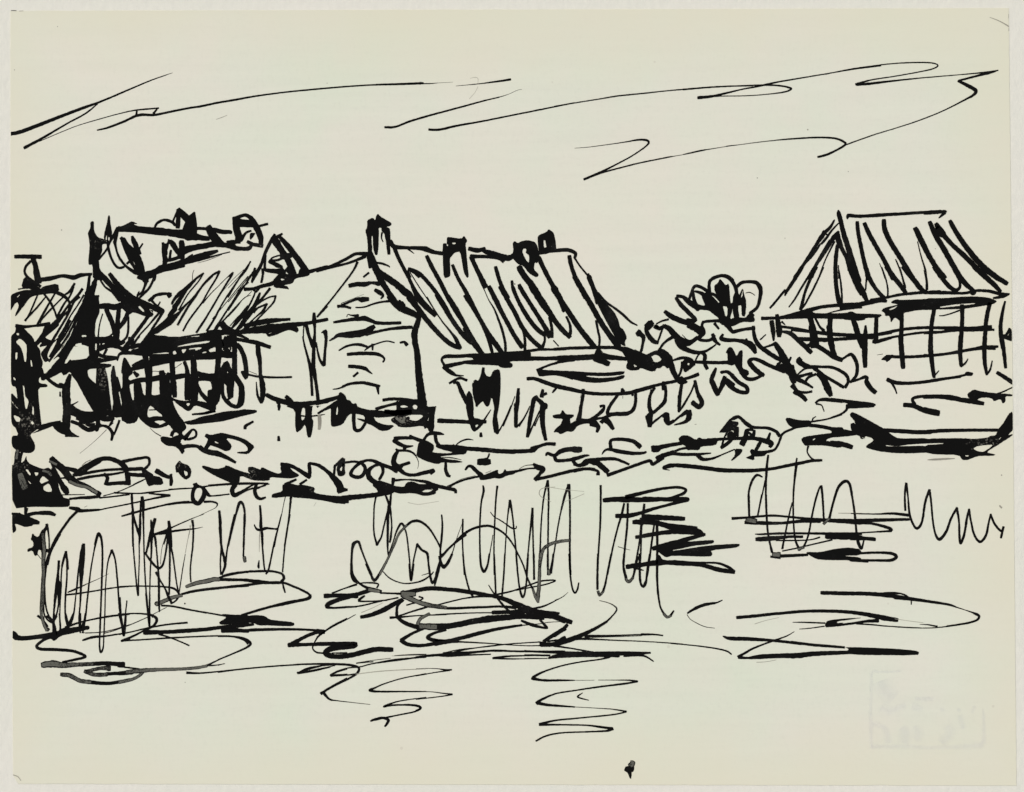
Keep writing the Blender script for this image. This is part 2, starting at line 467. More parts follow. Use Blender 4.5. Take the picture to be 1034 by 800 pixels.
p 720,710 780,700 830,750 800,790 700,790
T 230 270 10
s 350,20,36 350,80,26 335,150,24
s 540,20,40 560,60,50 500,110,50 450,160,44 340,190,40 250,215,34 170,220,40
s 270,10,26 240,150,16
s 560,90,60 640,100,70 
p 460,150 480,130 620,75 800,50 830,70 800,90 680,110 650,165 560,180 600,190 620,225 570,215 460,205
h 530,115 560,108 570,125 540,132
s 800,50,50 900,20,36 1000,-5,40
s 600,20,60 650,60,60 
s 330,190,30 280,250,20
; H3 wall darkness under the roof
T 150 270 10
# H3.wall
p -70,790 -10,700 0,640 60,685 180,690 230,716 350,692 560,660 590,650 660,640 690,560 760,560 830,620 860,700 880,760 880,800 0,800 -50,800
h 322,712 505,688 512,697 345,720
h 275,797 400,766 620,735 610,760 440,785 300,800
h 722,690 790,680 825,692 820,745 795,720 770,705 742,732
h 742,752 752,800 736,800 726,770
h 680,655 712,592 742,632
s 740,560,50 790,610,50 850,650,60 950,700,30 1000,725,26
s 700,570,26 660,640,30
s 690,700,100 680,780,90
s 770,700,20 745,780,36
s 850,660,70 850,780,70
s 830,700,20 780,740,60 790,800,50
s 890,650,20 940,640,30 1000,600,40
s 600,660,50 680,650,50 760,650,30
T 70 340 10
p 730,0 1000,0 1000,155 900,160 780,178 690,178 600,140 690,110 690,120 610,130 600,110 680,60 730,70 770,0
s 600,20,40 640,30,26 600,80,18 560,120,20
s 700,0,20 620,90,20 560,150,30
s 300,120,60 400,90,50 500,110,40 560,150,60
s 370,130,30 340,190,26
s 270,170,40 340,200,40 460,215,40 480,220,36
s 480,240,16 500,180,30 560,160,50 650,170,30
s 640,170,30 750,185,20 1000,190,40
s 250,240,60 340,240,40 470,225,16
s 0,250,20 100,245,30 250,230,60
s 40,280,60 200,290,70 350,295,50 410,290,26
# H3.post
q 270,280 350,290 385,420 400,560 425,750 440,800 260,800 250,700 260,500 265,350
p 0,370 0,260 160,310 175,350 190,410 250,465 270,480 270,760 250,760 210,700 120,520
s 440,300,20 440,400,60 460,560,70 480,700,80 490,790,80
p 545,205 570,220 640,350 630,380 600,400 590,430 620,445 620,480 600,490 620,600 640,650 660,800 520,800 490,700 530,700 500,540 530,520 530,370 515,370 530,250
s 470,420,40 500,540,50 
s 650,300,60 740,260,70
s 620,330,40 720,300,60 850,270,60 1000,240,60
s 760,190,60 780,300,66 795,450,60 790,620,60
s 650,360,30 680,390,50
s 620,460,40 700,440,50 850,430,50 1000,405,40
s 680,480,80 700,560,80 
p 640,460 700,470 745,590 790,590 900,600 1000,650 1000,800 930,790 820,695 790,720 780,800 640,800 620,640 650,640
s 930,360,60 940,460,80 950,600,90
s 1000,380,50 980,450,60 1000,540,80 990,620,60
T 150 340 10
p 0,100 0,0 700,0 745,60 745,150 830,150 830,205 700,205 700,230 480,235 400,240 260,255 200,262 60,287 0,295
h 278,99 400,68 620,38 600,66 440,82 300,104
h 400,120 530,105 530,122 440,147 410,136
h 535,160 580,147 580,163 540,168
h 602,130 690,96 690,146 612,158
h 240,150 265,140 280,173 245,182
h 325,130 382,124 352,166 340,164
h 0,178 90,167 198,157 198,182 80,192 0,188
h 735,95 755,125 750,140 733,125
h 812,70 830,60 832,140 815,140
s 230,200,60 235,300,60 240,400,60 250,500,66 260,600,50
s 0,430,40 100,410,50 250,410,60 350,395,50 400,400,60
s 440,150,70 450,250,64 455,350,70 460,450,90 460,600,80 450,680,60
s 360,260,40 380,320,40 390,400,60 390,500,70 390,620,70
s 480,370,60 560,395,60 650,400,60 700,380,60
s 700,40,80 705,140,70 700,240,60 690,360,60 700,450,70 
s 780,20,50 760,80,44 800,160,60
s 860,0,60 865,100,56 865,230,56 862,380,56
s 730,180,70 800,180,80 840,190,60
s 760,100,50 735,50,20
s 900,80,40 940,150,50 970,260,44 985,380,50
p 920,350 960,340 1000,400 975,435
s 765,280,40 750,350,80 770,420,90 820,500,60 830,600,50
s 780,270,60 820,350,50 850,400,90 
p 620,450 720,390 730,460 720,640 680,700 600,710 590,600 590,540 640,530
s 740,400,60 740,500,40 750,600,40 800,670,40 870,710,40 930,680,50 945,600,50 930,500,60 880,420,60
s 830,610,30 790,640,20
s 480,460,30 520,560,40 580,630,50 640,680,60
s 500,430,40 600,430,40 650,450,60
s 150,440,80 170,520,80 180,600,90 130,620,90 60,620,50
s 20,280,30 10,450,50 10,600,30 
p 0,580 60,595 180,560 240,620 300,640 380,650 420,640 520,650 600,670 680,700 660,740 560,720 450,690 420,690 400,745 370,740 280,670 240,640 250,690 300,790 320,800 150,800 60,710 0,690
h 375,680 400,670 415,680 395,705
h 165,620 180,625 180,640 165,640
s 280,660,30 340,700,36 400,735,36 440,690,40
s 640,660,80 650,720,60
s 440,785,20 560,770,16 660,745,30
p 640,785 760,755 900,745 970,730 1000,745 1000,785 900,800 650,800
s 260,320,4 330,270,8
s 20,350,6 80,350,6 140,365,10 200,385,10
; right end post
T 230 340 10
s 60,20,40 170,40,40 280,60,50 420,105,40
s 0,30,90 60,60,60
s 300,80,50 305,160,56 320,260,44 325,370,36
s 325,380,40 345,480,60 350,580,60 335,660,40
s 335,660,40 300,600,26 288,520,16 284,460,10
s 70,90,60 110,100,50 160,200,50 180,320,50 185,410,36
p 120,350 200,340 210,400 175,440 150,410
s 200,345,4 290,380,6
s 190,380,20 280,400,22 380,408,26 500,412,20 640,408,20
s 60,400,70 120,480,50 130,560,50 120,650,50 90,705,40 30,690,40 0,660,40
s 20,400,100 20,600,60
s 60,60,60 65,200,50 65,380,56
T 70 410 10
s 0,60,50 100,90,80 250,110,80
; base of H3 wall
T 80 410 10
s 0,100,110 100,110,90 180,120,80 
s 200,0,120 210,100,80 270,130,60 330,120,60
s 360,0,60 360,90,80 
p 420,0 550,0 560,60 580,100 600,100 570,170 480,185 450,160 420,150
s 620,0,80 600,60,60 640,130,50 720,190,60 790,210,30 860,190,40 890,170,40
p 570,0 690,0 680,60 690,120 760,100 850,110 740,20 740,0 930,0 1000,100 1000,250 960,230 890,190 850,150 780,150 750,160 820,190 730,220 680,200 600,120
s 700,42,10 780,38,14
s 340,170,8 300,200,16 330,150,26
s 400,150,26 370,230,24 345,290,20
s 0,200,30 80,240,46 160,215,44 230,200,30 290,220,36 330,280,36 320,345,26
s 150,240,10 175,245,30 185,160,50
s 270,240,6 200,310,4 100,400,3 0,480,2
s 20,605,2 60,570,3 110,545,2
T 150 340 10
p 760,20 790,15 810,40 770,40
# BKL
T 80 410 10
s 710,225,4 760,270,8 820,305,10
p 815,320 840,305 920,320 1000,340 1000,440 960,410 880,405 820,360
s 930,300,30 950,260,30 990,240,20
T 170 410 10
p 0,330 60,360 130,350 110,380 160,400 150,480 130,490 100,440 60,400 0,400
p 40,0 100,90 150,150 180,210 170,240 130,270 160,310 120,350 60,350 70,310 100,290 80,270 60,270 40,240 0,190 0,0
s 20,300,20 40,260,24 80,250,20
s 160,330,50 200,280,40 240,240,20 275,260,24 270,310,24 210,335,30 170,335,30
p 140,160 250,140 330,105 480,80 700,50 780,35 890,40 890,70 700,115 560,155 350,180 200,195
s 770,225,36 780,200,34 850,160,24
s 250,85,16 360,80,16 460,50,36
p 290,0 450,0 480,40 440,60 400,40
p 600,0 720,0 690,25 640,20
p 130,0 240,0 230,40 190,50 
s 130,420,50 200,405,40 290,410,36 350,450,50 420,470,60 500,485,60 600,530,40 670,570,30
s 320,410,30 360,440,40 410,370,50 420,320,50
p 395,310 420,290 470,295 520,270 560,275 700,310 780,340 870,410 840,450 800,490 690,480 690,465 790,460 800,430 770,390 700,350 570,320 640,400 620,450 570,460 510,430 430,400 400,400 410,350 395,330
h 465,355 505,375 495,380 465,370
q 70,600 90,570 110,550 130,575 200,600 230,650 220,720 170,750 120,710 80,650
h 150,650 190,670 190,700 165,710
q 335,610 350,600 480,640 560,620 580,595 700,650 840,690 800,640 800,620 850,615 940,650 1000,640 1000,760 850,755 720,700 715,780 650,790 560,750 450,700 340,630
s 260,800,40 280,790,30
s 400,800,10 650,785,20 800,780,16 1000,785,20
T 80 410 10
s 0,660,60 80,600,46 180,550,50 280,530,46 380,560,50 440,600,60 470,650,70
s 430,565,40 520,545,32 600,530,32 690,525,30 700,590,28 640,650,30
s 0,695,24 100,670,26 250,650,30 400,640,30 500,640,40 630,635,40
s 0,740,26 100,720,24 230,700,30 330,690,24 440,670,20
s 250,690,36 280,730,40 260,790,36
s 480,690,60 490,760,60
s 480,690,40 600,700,44 700,700,60
s 280,790,40 400,780,40 500,780,50
s 640,650,40 700,720,100 720,780,80
s 540,795,10 600,765,10 660,740,12
s 780,660,60 830,690,50 900,720,40 920,700,26 930,690,14
p 720,700 830,720 850,800 700,800
s 920,700,30 925,760,40 920,800,30
s 985,610,40 990,660,40
; far left bank mass
T 0 440 10
q 120,0 290,0 350,80 330,130 240,140 220,200 205,280 240,250 260,200 265,250 300,290 430,340 480,320 520,350 560,440 600,560 620,600 640,630 700,640 700,720 600,725 300,720 120,740 110,300 135,290 140,180 165,125 115,60
h 185,130 205,130 205,160 195,180
h 250,345 270,340 305,390 295,405
h 340,370 380,375 380,395 355,410
h 270,450 310,485 300,490
h 400,440 430,405 495,465 420,490 395,470
h 430,515 490,480 525,565 470,570 435,550
s 520,230,50 560,280,70 640,350,80 700,430,80 780,480,60 860,510,50 960,570,50 1000,590,50
s 510,240,40 530,310,30 580,420,44 630,520,60 670,580,50
p 620,500 660,500 690,540 695,590 640,590 610,540
s 530,340,40 550,440,50 560,540,60
s 410,500,20 500,460,16 620,430,16 700,430,26
s 640,325,34 740,350,50 800,380,70 880,330,40 1000,260,40
s 740,400,40 860,385,20 1000,360,20
s 780,440,24 900,415,24 1000,405,24
s 620,600,12 850,595,8
s 700,640,24 800,630,30 900,625,36 1000,615,30
s 700,730,30 780,745,50 810,760,40 1000,750,20
s 780,760,20 740,800,20
s 820,305,4 860,270,6 915,245,3
s 845,725,2 875,710,2
s 265,740,30 250,800,24
s 120,790,20 190,800,40
s 280,800,30 400,780,36 500,775,30 550,800,24
s 660,0,30 790,10,10
T 0 440 10
g 430,355,36 480,370,44 510,400,36
g 700,465,44 780,500,40 880,525,36 970,575,40
g 500,260,30 560,290,40
g 170,150,36 160,230,40
g 200,400,90 240,520,110
# RFL
T 0 490 10
s 780,260,30 700,340,28 620,450,28 550,560,30 500,680,30 470,800,30
s 110,290,20 170,300,40 240,330,60 300,360,70 380,380,40
q 115,280 150,285 250,300 300,330 320,370 330,410 250,428 180,400 140,390 160,440 150,470 118,490
s 250,220,30 250,300,26
s 260,310,50 340,285,34 430,285,36 500,290,36 545,302,30
s 465,400,30 480,470,18 490,560,14 490,680,14 
q 465,385 485,400 480,430 450,480 450,560 450,640 500,650 500,700 470,680 445,690 445,800 412,800 412,660 380,655 370,710 345,720 320,660 270,680 270,645 330,625 330,575 300,550 325,500 380,530 410,460 440,440
s 370,700,8 410,750,6
s 590,770,26 585,850,24
s 660,680,28 640,740,26 620,820,20
s 660,680,28 672,760,26 680,850,20
s 835,600,24 820,680,40 815,760,50 812,850,54
s 985,495,30 960,580,16 920,800,12
T 90 470 10
s 540,150,16 400,220,12 280,270,10 140,310,12
s 100,330,16 250,315,16 400,295,18
s 250,278,20 350,282,16 500,285,14 600,275,20 720,262,14 850,245,12 1000,235,12
s 600,285,14 700,295,20 810,305,26
s 800,308,24 650,335,20 450,380,16 200,430,14 60,458,14 -50,468,14
s 325,515,16 430,485,24 540,455,22 700,415,18 850,385,22 1000,370,26
s 425,295,26 430,400,22 437,480,30 435,600,22 435,820,14
s 430,470,24 460,580,24 490,670,30 505,730,26 498,820,10
s 530,325,34 540,400,36 540,480,26 545,600,16 548,820,14
s 530,330,30 515,420,20 512,520,20 510,620,26 508,720,24
s 660,545,34 640,620,36 610,710,30 590,820,24
s 620,555,16 625,650,20 660,730,26 670,820,20
s 640,650,26 625,820,14
s 800,570,30 810,650,40 815,740,40 825,820,24
s 800,640,40 770,730,20 750,800,10
s 660,700,14 760,665,20 850,620,14 1000,555,8
s 660,700,12 760,690,18 850,670,16 1000,650,12
s 50,800,16 70,720,16 92,690,30 115,730,24 125,820,18
T 170 470 10
s 0,245,14 150,235,14 250,230,14 400,210,16 600,195,16 800,190,14 980,185,14
s 0,395,24 120,378,24 250,375,26
s 285,200,40 250,250,40 240,320,40 260,370,50 300,385,46 340,340,50 360,280,50 340,230,30 300,210,30
s 360,240,30 400,300,40 430,310,14 500,305,16 610,292,14
s 330,230,14 370,215,16
s 360,370,26 430,368,20 480,380,20 490,400,14 470,430,5 400,465,4 250,535,4 100,600,8 20,635,12
s 20,665,14 100,660,12 240,645,14 280,638,8 340,625,3
s 210,610,2 215,650,3 190,760,3
s 238,560,26 245,650,14 242,820,14
s 510,465,28 520,560,30 520,650,34 530,820,20
s 600,820,16 640,650,18 680,490,20 710,390,34 735,375,30 760,430,24 770,540,18 760,700,18 755,820,20
s 670,200,50 640,250,50 660,300,50 720,280,40 780,240,22 850,195,16
s 700,300,20 800,250,14 900,225,20 980,205,10
s 895,180,20 870,260,40 890,320,40 930,340,30 975,325,20
T 250 470 10
s 0,188,14 100,185,10 210,190,10
s 215,190,10 150,205,12 100,235,14 50,230,14 0,248,10
s 0,230,10 80,190,8
s 85,180,20 70,260,40 90,320,40 130,340,30 175,325,20
s 122,410,22 130,520,26 130,620,34 145,700,24 150,820,14
s 65,600,10 85,640,18 130,655,30 190,638,22 250,645,14 300,640,20
s 118,650,3 115,820,4
s 380,310,10 360,400,7 330,550,8 300,660,14 280,740,18 265,820,18
s 435,320,30 425,430,20 410,560,16 390,700,20 370,820,16
q 240,290 350,265 345,200 380,180 450,185 490,200 540,195 600,205 680,225 665,280 820,305 1000,315 1000,395 880,385 800,365 600,335 480,330 420,315 240,335
s 380,190,30 440,165,30 485,145,24
s 530,190,30 590,150,26
f 690,375,1 665,415,2
# BKL
p 0,15 60,15 120,55 140,15 220,55 300,85 340,75 325,30 340,-20 420,-10 440,50 520,95 510,115 440,135 340,130 225,120 220,155 120,158 0,130 0,90 50,95 0,70
s 340,-10,40 420,0,40 500,40,40 580,90,50 620,115,50
s 620,115,40 625,50,40 620,-10,40 650,-15,30 720,5,40 800,60,40 860,120,60 910,180,80 930,220,80 925,260,60
s 940,250,60 1000,248,30
s 870,100,30 880,0,24
s 940,80,50 910,50,30 920,-10,24
s 965,70,26 970,-10,26
; ?
# RFM
# H4.base
T 230 340 10
s 395,590,46 450,620,50 530,650,56 600,665,60 700,690,70 850,670,46 1000,650,50
s 590,610,46 640,650,40
s 500,660,40 520,700,24 510,740,20
T 250 410 10
s 310,0,30 315,40,20
p 370,0 500,0 850,0 850,0 1000,0 1000,130 940,190 865,215 840,200 840,0 720,0 705,25 690,0 650,0 645,120 665,160 640,320 600,320 580,180 540,240 490,275 475,200 480,40
h 550,20 575,20 580,90 570,130 545,150 535,90
h 900,10 915,15 905,90 890,90
s 540,100,16 600,105,14 700,98,16 780,85,6
f 725,100,28 730,160,30 720,230,34
s 310,310,22 312,345,36
s 710,75,20 770,40,26 840,10,30
# H4.roof
T 320 240 10
s 0,330,40 110,300,36 200,260,32 300,210,34 370,170,34 430,160,36 530,170,60
s 0,330,40 180,290,26 300,260,28 400,225,30 480,190,40
s 530,160,70 570,260,80 620,340,60 700,400,70 800,470,70 880,540,80 930,580,80 980,650,60 1020,720,50
s 580,300,60 640,420,70 700,520,60 770,620,60 830,690,60 920,740,66 1020,790,66
s 520,200,40 535,300,30
s 590,250,20 660,262,24 720,285,16 735,300,8
s 860,660,40 885,690,20
# H4.wall
s 405,250,30 360,340,20 240,500,18 130,640,18 30,760,18 0,800,18
s 470,395,20 520,355,22
s 330,485,44 400,470,50 480,470,56 550,455,30 620,465,50
s 590,530,40 640,560,50 665,585,30 645,615,14
s 210,700,22 300,660,24 400,620,30 450,625,60 510,620,46
s 210,690,30 280,695,30 335,710,26
s 240,665,8 350,620,5 475,570,2
s 390,705,14 480,700,18 580,665,20 680,645,22 780,640,30
T 320 310 10
s 0,140,32 50,135,36 95,125,24
s 170,155,26 260,140,34 360,125,40 430,120,50 480,115,60 560,145,40 600,160,40 700,165,36 840,160,36
s 300,100,10 310,75,8 350,85,16 410,90,40
s 125,340,14 170,315,26 220,285,46 320,280,70 420,270,80 500,245,70 570,200,50
s 500,270,50 600,250,30 720,225,30 850,210,40 955,205,36
s 220,440,14 290,400,24 370,380,28 440,382,34 510,405,24
s 480,440,12 530,400,24 600,372,16 700,345,14 780,360,14
s 560,380,30 560,435,16
s 310,480,34 420,470,40 550,470,40 620,480,40 670,510,26 678,535,20 665,555,18
s 840,360,20 880,355,30 905,380,40
s 325,600,40 400,605,40 480,620,44 520,650,26 560,678,8
s 370,700,28 410,665,24
s 260,800,20 350,775,26 450,765,34 530,780,34 620,805,20
s 45,260,12 80,250,30 90,330,24 82,430,26 75,520,30 65,580,50
s 65,590,30 25,530,20 0,440,10
T 230 270 10
# H4.eave
s 170,590,40 300,560,60 420,540,56 540,530,36 620,525,30
s 130,655,40 250,640,60 400,620,100 500,610,90 600,585,60 700,575,50 850,555,36 1000,525,36
p 200,600 600,570 700,600 715,630 695,660 620,630 560,650 480,685 400,705 380,665 340,650 200,665
h 395,655 435,650 440,662 410,670
s 660,610,60 695,640,40
s 905,495,20 1000,395,20
s 868,465,30 870,540,50 875,620,26 875,800,30
s 765,590,14 760,700,12 770,800,14
s 790,590,40 820,700,36 860,800,44
s 980,650,50 990,720,34 985,800,30
s 950,655,10 985,640,30
# H4.frame
T 230 340 10
s 755,0,14 770,80,18 800,190,24 830,310,40 840,420,30 850,590,30
s 820,0,30 850,70,50 870,130,30
s 870,0,30 865,120,36 862,240,44 860,330,50
s 865,330,50 885,450,36 900,560,36 910,650,40
s 890,60,14 905,150,20 930,240,24 965,280,40 975,200,30 985,60,24
# H5.chimney
T 350 200 10
p 205,220 265,195 285,225 295,180 315,155 340,185 400,220 455,250 445,280 400,290 435,305 440,350 440,440 430,470 380,360 350,330 350,300 322,300 325,340 320,500 310,575 285,578 265,500 262,380 250,385 250,450 250,560 215,560 205,400 185,330 205,290
s 400,350,50 415,450,40 425,560,34
s 355,350,20 350,400,14 365,440,10
s 235,480,44 232,580,50
# H5.roof
s 440,440,50 480,490,50 600,500,36 740,505,44 800,515,60 880,545,44 980,560,40
s 620,515,20 680,560,6
s 480,500,44 520,600,40 570,700,38 620,800,34
s 810,590,40 860,690,44 920,800,40
s 630,720,46 680,740,50 730,790,40
s 620,740,20 650,800,10
; long roofed house
T 390 240 10
# H5.roof
s 410,190,40 460,300,42 540,440,50 620,600,50 740,800,50
s 230,320,44 330,360,44 420,450,44 500,550,44 580,670,44 650,800,44
s 240,350,10 320,480,12 420,630,10 530,800,10
s 670,280,36 720,400,40 800,540,44 870,670,44 930,800,44
s 90,130,40 150,260,40 210,370,36 260,480,40 310,580,60 400,690,60 490,780,50
s 840,110,44 920,130,50 990,110,40
s 860,190,50 930,190,36 1000,190,40
s 860,200,50 920,330,50 1000,490,60
s 910,340,8 950,450,8 1000,550,8
# H5.chimney4
T 440 220 10
s 90,270,40 95,350,60 110,450,70 110,570,70
p 70,270 90,250 110,280 110,200 125,190 260,210 285,175 320,230 300,260 310,350 320,470 335,590 315,610 280,550 265,450 245,340 190,350 160,390 140,410 150,580 130,600 80,610 70,450
h 105,265 125,270 120,285 108,280
h 165,250 200,250 200,260 180,268 167,260
# H5.roof
s 340,315,40 420,325,50 500,310,16
s 470,330,30 560,360,70 700,400,60 750,400,60
s 660,430,20 680,450,16
s 360,390,50 480,390,34 600,400,40 690,430,30
s 605,500,40 640,620,44 680,720,44 720,800,60
s 680,700,5 720,800,5
s 770,640,30 780,720,36 815,800,40
s 845,680,40 880,760,40 910,800,40
s 795,665,10 800,670,10
s 845,510,60 900,600,60 1000,720,60
# H5.chimney2
T 510 220 10
p 75,260 95,230 130,255 160,235 225,222 300,240 320,270 335,310 350,370 330,460 300,450 290,520 345,570 320,605 240,560 180,480 130,470 60,390 85,330
h 185,310 210,310 215,330 205,350 245,380 240,455 215,430 190,380 175,340
s 0,400,70 40,410,50 80,380,50
# H5.chimney3
p 325,200 345,170 420,140 440,112 490,145 510,220 520,330 380,375 340,340
h 390,225 405,225 410,260 420,295 392,300
# H5.roof
s 350,350,50 440,335,40 560,325,40 640,325,40 710,355,40 705,400,30
s 700,400,20 760,490,18 830,575,20
s 840,570,30 880,680,44 920,780,60 940,850,60
s 650,390,44 670,490,44 720,620,46 810,800,50
s 340,400,50 400,530,50 480,680,50 560,810,50
s 145,500,60 200,590,60 270,680,70 340,790,70
T 390 300 10
s 510,-20,50 570,80,50 650,210,50 720,310,50 790,400,50 860,460,50
s 620,-10,50 700,120,60 790,280,50 850,400,60 920,500,50 970,580,50
s 810,-10,50 880,100,50 960,250,40 1020,380,40
s 410,0,14 480,120,14 560,240,14 640,340,20 700,420,40 740,510,50
s 230,10,60 330,130,60 440,270,54 560,400,50 660,480,50 740,510,50
s 310,0,60 400,100,60 490,175,50
s 30,0,60 100,90,50 180,140,50 330,190,60
s 130,40,30 180,75,20 185,95,16
# H4.wall
s 330,210,50 310,280,60 285,360,70 290,460,64 310,560,64 320,680,70 330,820,70
T 470 290 10
# H5.roof
s 0,90,50 70,200,44 150,330,46 220,460,60 300,570,60 380,680,50
s 220,480,50 250,580,40 270,660,36
s 0,420,60 60,520,70 110,600,60 180,690,56
p 0,500 80,560 60,585 0,550
s 180,0,8 230,120,10 290,220,18 330,320,24 370,430,30 400,560,30 405,660,30
s 240,0,50 310,140,56 370,260,50 440,390,50 500,500,50 570,600,56
s 350,0,44 420,120,50 500,260,50 570,400,50 660,520,50 760,610,50
s 400,30,6 430,100,6 470,180,6
s 580,420,30 600,530,30 600,640,34
s 480,0,36 530,130,44 620,290,50 720,420,50 800,480,50
s 550,0,50 630,130,46 720,270,46 800,400,50 850,490,70
s 780,600,40 800,540,26 800,490,26
s 670,0,70 780,160,80 870,290,60 940,390,50 1010,470,46
s 850,310,30 870,400,34 875,500,40
s 890,540,14 940,595,12
s 890,0,60 960,130,60 1000,230,60
T 560 280 10
s 0,120,80 70,240,56 130,330,56 220,470,60 310,590,60 400,700,60
s 120,400,24 155,480,30 160,560,36 145,600,36
s 0,430,50 80,530,50 150,600,50
s 205,0,56 280,130,60 370,280,60 460,440,60 540,560,60 640,690,70
s 420,440,24 440,540,24 455,620,24 450,700,26
s 350,0,54 400,130,50 440,210,50
p 430,140 470,220 600,340 650,440 660,500 700,530 735,610 710,650 720,700 690,690 640,660 540,480 440,290 420,230
s 440,160,24 520,250,24 620,320,26 700,385,30 770,450,24 835,485,14
# H5.eave
T 390 300 10
s 1000,590,50 850,590,40 720,598,40 600,600,40 560,630,26 580,680,30 620,740,44
s 600,700,50 720,675,40 850,650,30 1000,655,60
p 870,620 900,600 1000,570 1000,680 930,680 900,650
s 640,740,30 690,780,26
T 470 290 10
p 0,670 180,670 420,650 600,640 660,640 665,740 700,745 420,750 480,790 320,800 80,740 70,715 0,710
s 600,650,30 750,630,30 900,630,24 1010,625,30
s 660,720,50 850,720,40 1000,710,50
s 0,760,34 120,765,40 300,765,50
s 800,800,10 900,770,20 960,745,40
T 480 350 10
p 220,170 340,150 380,180 370,215 285,218 240,205
T 560 350 10
s 0,25,30 200,15,34 420,10,36 600,10,36 700,30,60
s 0,120,40 150,115,60 300,110,60 430,100,60
s 430,60,60 520,100,60 640,115,50 720,125,40
s 420,120,80 540,170,60
s 480,70,30 440,40,60
p 640,0 730,0 800,30 830,50 900,70 1000,110 1000,255 960,250 870,215 850,240 770,245 730,225 720,200 740,150 700,80
h 800,185 820,175 840,195 830,210 810,208
s 0,175,20 80,150,20 150,135,20
# H5.window
T 480 350 10
s 630,240,40 700,205,24 800,170,24 900,145,40 1000,140,20
p 620,250 640,230 800,240 1000,250 1000,345 900,310 800,290 650,305 635,290
s 530,325,40 600,325,40 700,360,46 820,400,50 1000,440,46
s 820,420,20 800,440,24 780,465,16
T 560 350 10
p 0,245 150,245 400,262 550,262 705,245 710,265 690,285 550,300 460,300 320,295 330,305 460,318 600,310 700,285 712,300 690,330 560,355 430,370 300,360 180,330 100,300 0,280
s 0,400,40 150,430,44 350,470,40 550,480,36 740,470,40 870,440,40 1000,405,36
# H5.wall
s 290,440,40 290,500,30 270,600,30 255,700,40 240,760,50
s 270,480,6 260,520,3
s 465,605,30 500,600,30 490,650,30 450,690,20 400,725,16
s 640,490,30 590,560,30 550,620,36 540,680,40 620,685,36 740,680,36 800,620,34 820,550,36 820,480,30
s 790,490,30 780,470,20
s 685,430,30 690,450,50
s 690,500,6 690,530,3
s 240,750,60 330,745,30 400,730,30 500,720,20 560,700,30
s 400,780,100 410,740,20
s 500,740,30 480,770,30
s 980,440,24 960,530,30 950,610,26 975,670,24
s 970,690,60 960,800,50
T 640 340 10
s 0,550,30 130,515,30 300,475,36 420,450,34 560,415,34 650,380,40
s 20,570,30 20,640,34 10,700,30
s 300,460,30 300,530,40
s 210,520,30 170,590,30 160,670,34 170,740,40 200,765,40 260,710,30 310,650,34 325,570,34 320,500,30
s 180,770,40 140,800,30
p 430,440 485,390 510,420 550,455 540,470 480,490 440,470
s 485,480,34 470,580,40 460,700,40 455,760,20
s 460,760,14 520,660,18 580,560,18 620,460,20
s 620,450,34 645,560,40 690,660,50 660,710,50 600,665,50
s 480,800,30 540,760,50 570,790,50
s 300,800,40 340,790,50
T 480 350 10
s 80,220,30 70,320,40 60,420,60 30,500,60 10,600,20
p 0,340 30,360 80,205 100,290 150,310 180,240 240,225 255,280 255,450 240,600 220,700 215,800 180,800 195,640 165,500 140,600 110,608 90,580 75,550 40,575 0,620
h 160,370 178,310 182,318 165,375
h 130,440 140,430 142,470 130,470
s 435,430,30 425,560,46 410,680,40 405,800,34
s 400,500,8 350,640,14 280,800,18
s 620,510,40 590,540,50 570,660,40 545,800,36
s 550,600,8 500,710,14 440,800,24
s 620,530,40 660,560,50 700,620,60 
s 680,440,30 670,500,50 
s 680,490,30 715,475,30
s 690,600,50 680,700,50 680,800,54
s 655,680,8 600,800,18
s 790,705,26 860,700,40 985,700,28
s 880,650,16 890,690,60
s 920,740,80 900,800,80
s 970,780,14 1000,760,10
T 400 370 10
s 480,10,40 540,60,40 600,90,24 680,95,10
s 540,170,26 590,140,26 650,120,30 710,140,30
s 580,170,20 620,170,40 660,260,50 710,360,50
p 705,290 735,240 770,290 785,400 780,520 830,525 900,560 830,640 785,665 760,640 740,580 720,500 700,400
h 800,592 830,590 815,615 802,615
s 770,550,40 900,560,40 
s 890,540,20 955,440,10
s 430,550,50 560,555,46 700,560,40
p 775,150 800,130 830,150 880,10 905,90 950,110 985,40 1000,40 1000,280 960,310 930,400 905,408 880,350 840,380 808,425
s 855,680,30 855,705,34
s 1000,450,30 985,560,24 1000,660,30
; white house base middle
# H4.base
s 220,0,70 235,150,80 255,300,90 265,420,90
s 320,415,10 400,410,14
p 200,330 310,330 310,415 405,405 385,500 385,650 330,660 310,620 285,635 270,600 110,620 0,610 0,500 0,340
h 0,345 60,360 0,370
h 40,400 80,392 125,410 80,418 45,415
h 165,400 190,385 215,405 205,435 175,432
h 245,410 255,395 255,430 245,430
h 80,510 150,490 260,490 270,510 215,550 165,550 110,525 90,545
h 315,550 330,510 322,550
s 100,530,30 125,520,30
T 320 370 10
s 670,340,34 760,330,34 880,335,36 1000,350,30
s 600,430,40 720,395,30 850,370,40 940,380,40
s 0,370,50 100,345,50 220,310,40
s 15,470,16 100,420,24 180,370,30
p 140,380 215,330 215,280 235,255 285,290 300,340 330,340 360,380 395,370 410,410 520,440 580,440 680,450 760,450 860,420 1000,430 1000,480 850,500 700,515 600,520 570,510 600,560 680,590 790,595 720,650 640,655 560,600 480,570 480,500 400,480 340,480 310,500 260,590 160,615 135,590
h 185,500 190,410 210,410 208,500
s 370,480,40 370,560,40 385,640,40 440,640,34 490,570,30
s 410,530,10 460,545,24 500,560,20
q 745,530 800,500 880,490 890,540 1000,550 1000,615 820,600 750,560
s 160,232,10 230,220,16 320,180,30 440,165,34 540,175,26 630,200,24
s 610,210,40 620,280,14
f 20,500,30 22,620,30
